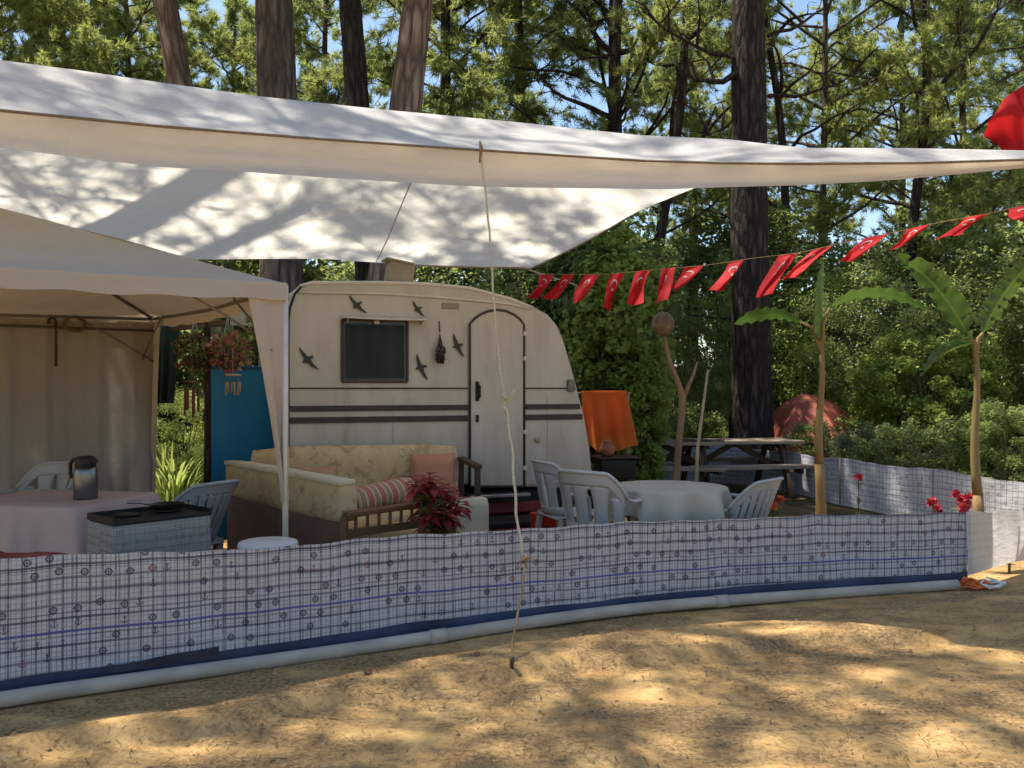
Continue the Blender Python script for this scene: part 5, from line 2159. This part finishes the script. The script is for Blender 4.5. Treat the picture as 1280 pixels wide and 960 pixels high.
o.grid(tw, 40, 30)
o.grid(lambda u, v: (wd * u + .02 * v, .016 + .02 * v * (1 + math.sin(u * 9)), -.45 * v), 30, 10)
ob = o.build('towel', TOW)
ob.location = (a.x, d, a.z)
tag(ob, 'bright orange towel hanging in the sun at the sloping end of the caravan', 'towel')
gx, gy_ = floor_at(768, 9.35)
t = thing('barbecue', 'black box barbecue on legs under the orange towel', 'barbecue', (gx, gy_, 0), R(10))
MB().box((0, 0, .62), (.42, .34, .22), .02, taper=.85).build('bowl', RUB, t)
MB().box((0, 0, .745), (.46, .38, .025), .006).build('rim', BLK, t)
for sx in (-1, 1):
    for sy in (-1, 1):
        MB().bar((sx * .17, sy * .13, .52), (sx * .22, sy * .17, 0), .025).build('leg', BLK, t)
t = thing('clay_pot', 'small reddish clay pot on the black barbecue below the towel', 'pot', (gx - .09, gy_ - .08, .757), 0)
MB().lathe([(.05, 0), (.085, .04), (.09, .09), (.06, .13), (.065, .15), (.055, .15), (.02, .12)], n=22).build('vessel', M('clay', (.30, .12, .07), (.22, .08, .05), 10, .8), t)
MB().lathe([(.062, .152), (.04, .17), (.012, .18), (.012, .195)], n=18).build('lid', M('clay_lid', (.25, .11, .07), None, 10, .8), t)

# ------------------------------------------------------------------ picnic tables
PIC = M('weathered_timber', (.30, .235, .165), (.19, .145, .10), 5, .85, .3, 30, stretch=(.5, 6, 6))
PICD = M('dark_timber', (.10, .062, .042), (.065, .042, .03), 8, .8)


def picnic(label, px, d, rz, L=1.9):
    t = thing('picnic_table', label, 'picnic table', (*floor_at(px, d), 0), rz, 'wooden picnic tables')
    tp = MB()
    for k in range(5):
        tp.box((0, (k - 2) * .155, .745), (L + .02 * math.sin(k * 5), .145, .042), .005)
    tp.build('table_top', PIC, t)
    for s in (-1, 1):
        bn = MB()
        for k in range(2):
            bn.box((.01 * k, s * (.66 + k * .15), .445), (L, .14, .042), .005)
        bn.build('bench', PIC, t)
    for sx in (-1, 1):
        x = sx * (L / 2 - .30)
        for s in (-1, 1):
            MB().bar((x, s * .22, .72), (x, s * .58, 0), .045, .11, .004).build('leg', PICD, t)
        MB().bar((x + .046, -.80, .40), (x + .046, .80, .40), .045, .10, .004).build('cross_beam', PICD, t)
        MB().bar((x + .046, -.36, .70), (x + .046, .36, .70), .045, .08, .004).build('batten', PICD, t)
        MB().bar((x - sx * .03, 0, .42), (x - sx * .55, 0, .71), .04, .08, .004).build('brace', PICD, t)
    return t


picnic('weathered wooden picnic table with benches at the foot of the huge pine', 918, 12.1, R(8), 1.75)
picnic('second picnic table farther left behind the curved driftwood post', 846, 11.9, R(-14), 1.3)

# ------------------------------------------------------------------ driftwood post with a gourd lamp, bamboo stake
d = 9.0
DRIFT = M('driftwood', (.24, .155, .09), (.15, .095, .055), 7, .8, .4, 30, stretch=(1, 1, .25))
f_ = P(848, 660, d); f_.z = 0
t = thing('driftwood_post', 'curved driftwood post carrying a round straw ball among the greenery', 'post', (f_.x, d, 0))
pts = [P(843, 640, d), P(845, 595, d), P(848, 560, d), P(852, 520, d), P(853, 495, d), P(846, 475, d), P(838, 455, d), P(833, 435, d), P(830, 415, d)]
pts[0].z = 0
MB().tube([p - f_ for p in pts], [.036, .04, .036, .035, .04, .032, .026, .022, .020], 12).build('curved_stem', DRIFT, t)
b = P(829, 405, d) - f_
r = 14 / F * d
gl = MB()
bm = bmesh.new()
bmesh.ops.create_uvsphere(bm, u_segments=24, v_segments=16, radius=r)
for v in bm.verts:
    v.co += v.co.normalized() * .012 * noise.fractal(v.co * 18, 1, 2, 3)
    v.co.z *= 1.1
gl.bm(bm, True, Matrix.Translation(b))
gl.build('straw_ball', M('straw_ball', (.20, .14, .085), (.11, .075, .045), 16, .9, .6, 50), t)
fk = P(862, 470, d)
MB().tube([P(853, 500, d) - f_, P(866, 470, d) - f_, P(872, 452, d) - f_], [.03, .018, .010], 8).build('side_branch', DRIFT, t)
d = 6.9
f_ = P(866, 700, d); f_.z = 0
t = MB().tube([Vector((0, 0, 0)), P(872, 560, d) - f_, P(885, 462, d) - f_], [.016, .014, .009], 8).build('bamboo_stake', M('bamboo', (.30, .26, .16), (.22, .18, .10), 9, .6))
t.location = f_
tag(t, 'thin upright bamboo stake leaning right behind the round table', 'stake')

# ------------------------------------------------------------------ red tent behind
TENT = M('red_tarpaulin', (.44, .125, .075), (.33, .085, .055), 2.5, .75, .3, 6, trans=.15)
d = 14.9
bl, pk, br_ = P(968, 556, d), P(1003, 492, d), P(1066, 530, d)
t = thing('red_tent', 'low red tarpaulin tent dappled by leaf shade behind the huge pine', 'tent', (pk.x, d, 0))
o3 = Vector((pk.x, d, 0))
apex = Vector((0, 0, pk.z))
foot = [Vector((bl.x - pk.x - .1, -.6, .35)), Vector((.35, -1.2, .40)), Vector((br_.x - pk.x + .1, -.3, .75)), Vector((.6, 1.2, .5)), Vector((-.6, 1.0, .5))]
tn = MB()
for i in range(5):
    a, b = foot[i], foot[(i + 1) % 5]
    tn.grid(lambda u, v, a=a, b=b, i=i: apex.lerp(a.lerp(b, u), v) + Vector((0, 0, .17 * math.sin(math.pi * v) + .06 * noise.noise(Vector((u * 4 + i, v * 4, 2))) * v - .07 * math.sin(math.pi * u) * v)), 12, 12)
tn.build('sheet', TENT, t)
MB().tube([(0, 0, 0), apex], .025, 8).build('pole', WOODP, t)
for p in foot:
    MB().tube([p, (p.x * 1.25, p.y * 1.25, 0)], .012, 5).build('guy', ROPE_D, t)

# ------------------------------------------------------------------ bunting of red flags with white crescent and star
FLAG, _nt = base_mat('red_flag')
_o = _nt.obj()
finish(_nt, _nt.ramp(_nt.noise(_o, 4, 3), [(.3, (.42, .010, .016)), (.7, (.52, .018, .024))]), .7, trans=.28, trans_col=(.60, .02, .025), spec=.2)
EMB, _nt = base_mat('flag_emblem')
finish(_nt, (.56, .40, .39), .7, trans=.3, trans_col=(.70, .34, .33))


def crescent_star():
    """polygons in the flag's own plane: x across, y down, unit = flag width"""
    ps = []
    R1, R2, off = .25, .20, .0625
    # opening turned to the fly side; here the fly points down
    n = 26
    out = [(R1 * math.sin(a), -R1 * math.cos(a)) for a in np.linspace(R(38), R(322), n)]
    # intersection-limited arc
    a0 = math.acos((R1 ** 2 + off ** 2 - R2 ** 2) / (2 * R1 * off))
    th = np.linspace(a0, 2 * math.pi - a0, n)
    out = [(R1 * math.sin(a), R1 * math.cos(a)) for a in th]
    b0 = math.acos((off ** 2 + R2 ** 2 - R1 ** 2) / (2 * off * R2))
    inn = [(R2 * math.sin(a), off + R2 * math.cos(a)) for a in np.linspace(math.pi - b0, math.pi + b0, n)]
    b1 = math.pi - b0
    inn = [(R2 * math.sin(a), off + R2 * math.cos(a)) for a in np.linspace(b1, 2 * math.pi - b1, n)]
    quads = [(out[k], out[k + 1], inn[k + 1], inn[k]) for k in range(n - 1)]
    star = []
    for k in range(10):
        r = .125 if k % 2 == 0 else .048
        a = k * math.pi / 5
        star.append((r * math.sin(a), .335 - r * math.cos(a)))
    tris = [((0, .335), star[k], star[(k + 1) % 10]) for k in range(10)]
    return quads + tris


EMP = crescent_star()
cord_px = [(655, 343, 8.9), (700, 343, 8.8), (760, 343, 8.6), (830, 336, 8.4), (880, 332, 8.25), (940, 323, 8.05), (1000, 316, 7.85), (1060, 302, 7.65), (1120, 290, 7.4), (1180, 277, 7.2), (1240, 266, 7.0), (1330, 245, 6.7)]


def cord_at(px):
    return P(px, interp(px, [(a, b) for a, b, c in cord_px]), interp(px, [(a, c) for a, b, c in cord_px]))


bunt = thing('flag_bunting', 'string of small red crescent and star flags running from the tarp corner to the right', 'bunting', cord_at(655), 0)
B0 = cord_at(655)
MB().tube([cord_at(px) - B0 for px in np.linspace(655, 1330, 80)], .0032, 5).build('cord', ROPE_D, bunt)
# px of the hoist centre, blow to the left at the foot (px), drop (px)
flags = [(683, -15, 31, 27), (709, -17, 31, 26), (738, -15, 37, 28), (772, -12, 45, 28), (806, -15, 43, 30), (838, -18, 44, 26), (868, -26, 30, 38), (919, -22, 39, 32), (983, -30, 54, 36), (1028, -40, 40, 40), (1098, -46, 36, 46), (1150, -30, 27, 40), (1222, -38, 28, 50), (1274, -14, 24, 44)]
for k, (px, bl_, dp, wpx) in enumerate(flags):
    h0, h1 = cord_at(px - wpx * .32) - B0, cord_at(px + wpx * .32) - B0
    d = B0.y + (h0.y + h1.y) / 2
    foot_ = Vector((bl_ * 1.1 / F * d, -.10 + .10 * math.sin(k * 2.3), -dp / F * d))
    W_ = (h1 - h0).length
    Hh = foot_.length

    def fp(u, v, h0=h0, h1=h1, foot_=foot_, k=k):
        p = h0.lerp(h1, .5 + (u - .5) * (1 - .28 * v)) + foot_ * v
        n = Vector((.25, -1, 0)).normalized()
        p += n * (.045 * math.sin(v * 4 + k * 1.7 + u * 2.2) * v + .034 * math.sin(u * 7 + k * 1.3 + v * 2.5) * (.25 + v))
        p.x += .014 * math.sin(u * 9 + k * 2.1 + v * 3) * (.3 + v)
        p.x += .018 * math.sin(v * 3.1 + k)
        p.z += .012 * math.sin(u * 5 + k * 2) * v
        return p
    fl = MB().grid(fp, 12, 16).build('flag', FLAG, bunt)
    em = MB()
    sgn = 1 if k % 2 else -1
    asp = W_ / Hh
    for poly in EMP:
        vv = []
        for x, y in poly:
            u, v = .5 + x * .82, .36 + (y - .1) * max(.7, asp) * .72
            u, v = min(.97, max(.03, u)), min(.97, max(.03, v))
            e = .02
            du = fp(min(1, u + e), v) - fp(max(0, u - e), v)
            dv = fp(u, min(1, v + e)) - fp(u, max(0, v - e))
            nn = du.cross(dv).normalized()
            vv.append((fp(u, v), nn))
        for s in (1, -1):
            pts_ = [p + n_ * .0035 * s for p, n_ in vv]
            em.add(pts_ if s > 0 else pts_[::-1], [tuple(range(len(pts_)))])
    em.build('emblem', EMB, fl)

# big red flag at the right edge
d = 9.2
h0 = P(1300, 108, d)
t = thing('red_flag', 'large plain red flag billowing at the top right edge above the tarp', 'flag', (h0.x, d, 0))
pole_x = 0.
MB().tube([(0, 0, 0), (0, 0, h0.z + .25)], .022, 10).build('pole', STEEL, t)


def bf(u, v):
    # u from the pole to the left, v downwards
    tl, tr_ = P(1236, 150, d), P(1300, 100, d)
    bl2, br2 = P(1248, 190, d), P(1300, 212, d)
    top_ = tr_.lerp(tl, u) + Vector((0, 0, .10 * math.sin(u * 3)))
    bot_ = br2.lerp(bl2, u) + Vector((0, 0, -.06 * math.sin(u * 5)))
    p = top_.lerp(bot_, v) - Vector((h0.x, d, 0))
    p.y += .10 * math.sin(u * 7 + v * 2) * u + .06 * math.sin(v * 8 + u * 4) * u + .03 * math.sin(u * 19 + v * 5)
    p.z += .025 * math.sin(u * 11 + v * 3) * u
    return p


MB().grid(bf, 30, 24).build('flag_cloth', FLAG, t)

# ------------------------------------------------------------------ blue panel and hangings beside the gazebo
BLUE = M('blue_board', (.015, .18, .33), (.012, .15, .285), 3, .55, .05, 10, spec=.35)
d0 = 7.9
a, b = P(262, 470, 7.75), P(346, 470, 8.15)
an = math.atan2(b.y - a.y, b.x - a.x)
wd = (b - a).xy.length
t = thing('blue_panel', 'tall flat blue panel standing between the gazebo and the caravan', 'panel', (a.x, a.y, 0), an)
MB().box((wd / 2, .02, .89), (wd, .03, 1.58), .008).build('board', BLUE, t)
fr = MB()
fr.box((wd / 2, .02, 1.69), (wd + .03, .05, .03), .005)
fr.box((-.012, .02, .85), (.03, .05, 1.66), .005)
fr.box((wd + .012, .02, .85), (.03, .05, 1.66), .005)
fr.build('edging', M('blue_edging', (.02, .075, .16), None, 6, .5), t)
for x in (.08, wd - .08):
    MB().bar((x, .06, 0), (x, .06, 1.5), .05, .04).build('batten', PICD, t)
q = P(259, 600, 7.55)
t = thing('dark_post', 'dark upright post left of the blue panel carrying the hanging flowers', 'post', (q.x, q.y, 0), 0)
zt = P(259, 398, 7.55).z
MB().tube([(0, 0, 0), (.004, 0, 1.0), (0, 0, zt)], [.035, .032, .03], 10).build('shaft', BARK_DARK, t)
bm_a, bm_b = P(212, 411, 7.5), P(322, 399, 7.6)
MB().bar(bm_a - Vector((q.x, q.y, 0)), bm_b - Vector((q.x, q.y, 0)), .035, .05).build('cross_arm', PICD, t)
# white box on the arm's right, dark cloth at its left
q2 = P(303, 393, 7.62)
t = thing('white_board', 'pale board hanging at the top of the dark post beside the gazebo drape', 'board', q2, R(14))
MB().box((0, -.05, -.02), (.20, .02, .17), .004).build('panel', M('pale_board', (.34, .34, .33), (.26, .26, .25), 7, .7), t)
MB().tube([(-.08, -.05, .06), (-.08, 0, .10)], .004, 5).build('hook', STEEL, t)
DKG = M('dark_green_cloth', (.018, .040, .034), (.012, .026, .024), 4, .9, .2, 14)
a = P(196, 405, 7.95)
o = MB().grid(lambda u, v: (u * .22 * (1 - .35 * v), .03 * math.sin(u * 14) * (.3 + v), -v * .74), 30, 16).build('hanging_cloth', DKG)
o.location = a
tag(o, 'dark green cloth hanging beside the back corner of the gazebo', 'cloth')
MB_ = MB().tube([P(190, 404, 7.95), P(260, 404, 7.95)], .012, 6)
# hanging flower basket
PKF = None
_m, _nt = base_mat('pink_petals')
_i = _nt.new('ShaderNodeNewGeometry').outputs['Random Per Island']
finish(_nt, _nt.ramp(_i, [(0, (.13, .05, .05)), (.4, (.30, .10, .10)), (.75, (.40, .21, .18)), (1, (.42, .31, .24))]), .7, trans=.2, trans_col=(.5, .1, .12))
PKF = _m


def hanging_basket(label, px, py, d, r, mflower, mleaf, n, drop=1.):
    c = P(px, py, d)
    t = thing('hanging_basket', label, 'hanging basket', c, 0, 'hanging decorations by the gazebo')
    MB().lathe([(.02, -r * .9), (r * .45, -r * .75), (r * .62, -r * .2), (r * .66, -r * .15), (r * .58, -r * .2), (.02, -r * .25)], n=18).build('basket', M('basket', (.10, .065, .04), (.06, .04, .025), 20, .9), t)
    w_ = MB()
    for k in range(3):
        a = k * 2.1
        w_.tube([(r * .6 * math.cos(a), r * .6 * math.sin(a), -r * .15), (0, 0, r * 2.0)], .003, 5)
    w_.build('hanger', STEEL, t)
    fl, lv = MB(), MB()
    for k in range(n):
        u = Vector(unit(1)[0])
        p = Vector((u.x * r, u.y * r, u.z * r * .85 * drop + r * .05)) * (.6 + .5 * random.random())
        L = r * .30 * (.7 + .6 * random.random())
        dv = (u + Vector(unit(1)[0]) * .7).normalized()
        (fl if random.random() < .6 else lv).add(*pointed_leaf(p, dv, unit(1)[0], L, L * .75))
    fl.build('flowers', mflower, t)
    lv.build('leaves', mleaf, t)
    return t


hanging_basket('hanging basket of pink flowers above the blue panel', 286, 440, 7.35, .17, PKF, LEAF_D, 420)
BRF = M('brown_dried', (.15, .07, .04), (.07, .04, .03), 14, .9)
hanging_basket('hanging basket of brown dried leaves left of the pink flowers', 243, 442, 7.3, .15, BRF, LEAF_D, 380, 1.2)
hanging_basket('small green hanging plant touching the gazebo corner drape', 320, 408, 7.2, .07, LEAF_G, LEAF_G, 160, 2.0)
# wind chimes
for (px, py, d, lab, n, L, mt) in [(240, 478, 7.2, 'brown bamboo wind chime below the dried leaves', 7, .26, M('chime_brown', (.17, .075, .035), (.10, .045, .025), 9, .6)),
                                   (291, 470, 7.1, 'wind chime of pale shells hanging over the blue panel top', 6, .14, M('chime_shell', (.40, .27, .15), (.30, .19, .11), 9, .6))]:
    c = P(px, py, d)
    t = thing('wind_chime', lab, 'wind chime', c, 0, 'hanging decorations by the gazebo')
    MB().lathe([(.02, 0), (.07, .0), (.07, .014), (.02, .018)], n=18).build('disc', mt, t)
    MB().tube([(0, 0, .01), (0, 0, .22)], .003, 5).build('cord', ROPE_D, t)
    for k in range(n):
        a = k * 6.283 / n
        MB().tube([(.055 * math.cos(a), .055 * math.sin(a), 0), (.055 * math.cos(a), .055 * math.sin(a), -.05)], .0015, 4).build('string', ROPE_D, t)
        MB().tube([(.055 * math.cos(a), .055 * math.sin(a), -.05), (.058 * math.cos(a), .055 * math.sin(a), -.05 - L * (.6 + .4 * ((k * 3) % n) / n))], .009, 8).build('rod', mt, t)

# bright reedy clump in the gap
c = P(222, 600, 10.2)
t = thing('reed_clump', 'sunlit clump of long pale green blades in the gap beside the gazebo curtain', 'plant', (c.x, c.y, 0))
rb = MB()
for k in range(110):
    a = random.random() * 6.283
    r0 = random.random() * .28
    L = .55 + random.random() * .7
    sp = .15 + random.random() * .55
    wv = .010 + random.random() * .014
    b0 = Vector((r0 * math.cos(a), r0 * math.sin(a), 0))
    dv = Vector((math.cos(a + random.random()), math.sin(a + random.random()), 0))
    sd = Vector((-dv.y, dv.x, 0)) * wv
    vs, fs = [], []
    for i in range(7):
        q = i / 6
        p = b0 + dv * sp * L * q ** 1.7 + Vector((0, 0, L * (q - .38 * q ** 3 * sp * 1.6)))
        w_ = (1 - q ** 2) + .03
        vs += [p - sd * w_, p + sd * w_]
    fs = [(2 * i, 2 * i + 1, 2 * i + 3, 2 * i + 2) for i in range(6)]
    rb.add(vs, fs)
rb.build('blades', LEAF_B, t)
MB().lathe([(.3, 0), (.25, .05), (.02, .09)], n=14).build('root_mound', M('mound', (.08, .06, .035), None, 9), t)

# red flowering plants along the far windbreak
RFL = None
_m, _nt = base_mat('crimson_petals')
finish(_nt, (.42, .03, .05), .7, trans=.2, trans_col=(.5, .05, .06))
PET = (_m, M('orange_petals', (.50, .14, .04), (.45, .05, .04), 12, .7))
for k, (px, py, d, lab) in enumerate([(1073, 597, 8.7, 'single crimson rose on a thin stem before the far windbreak'), (1195, 628, 7.45, 'low red flowering plant by the foot of the broad leaved banana'), (965, 622, 8.6, 'low orange and red flowers in the bed behind the slatted chair')]):
    c = P(px, py, d)
    t = thing('flowering_plant', lab, 'plant', (c.x, d, 0), 0, 'flowering plants in the bed')
    st, fl, lv = MB(), MB(), MB()
    heads = [Vector((0, 0, c.z))] if k == 0 else [Vector(((random.random() - .5) * .42, (random.random() - .5) * .3, c.z * (.75 + .35 * random.random()))) for _ in range(9)]
    for h in heads:
        st.tube([Vector((h.x * .3, h.y * .3, 0)), Vector((h.x * .6, h.y * .6, h.z * .5)), h], .005, 5)
        fl = MB()
        for i in range(14):
            fl.add(*pointed_leaf(h, unit(1)[0] + np.array([0, 0, .5]), unit(1)[0], .055, .05))
        fl.build('flower', PET[0] if k < 2 else PET[1], t)
        for i in range(9):
            q = h * (.35 + .5 * random.random())
            lv.add(*pointed_leaf(q, unit(1)[0], (0, 0, 1), .09, .05))
    st.build('stems', TWIG, t)
    lv.build('leaves', LEAF_D, t)
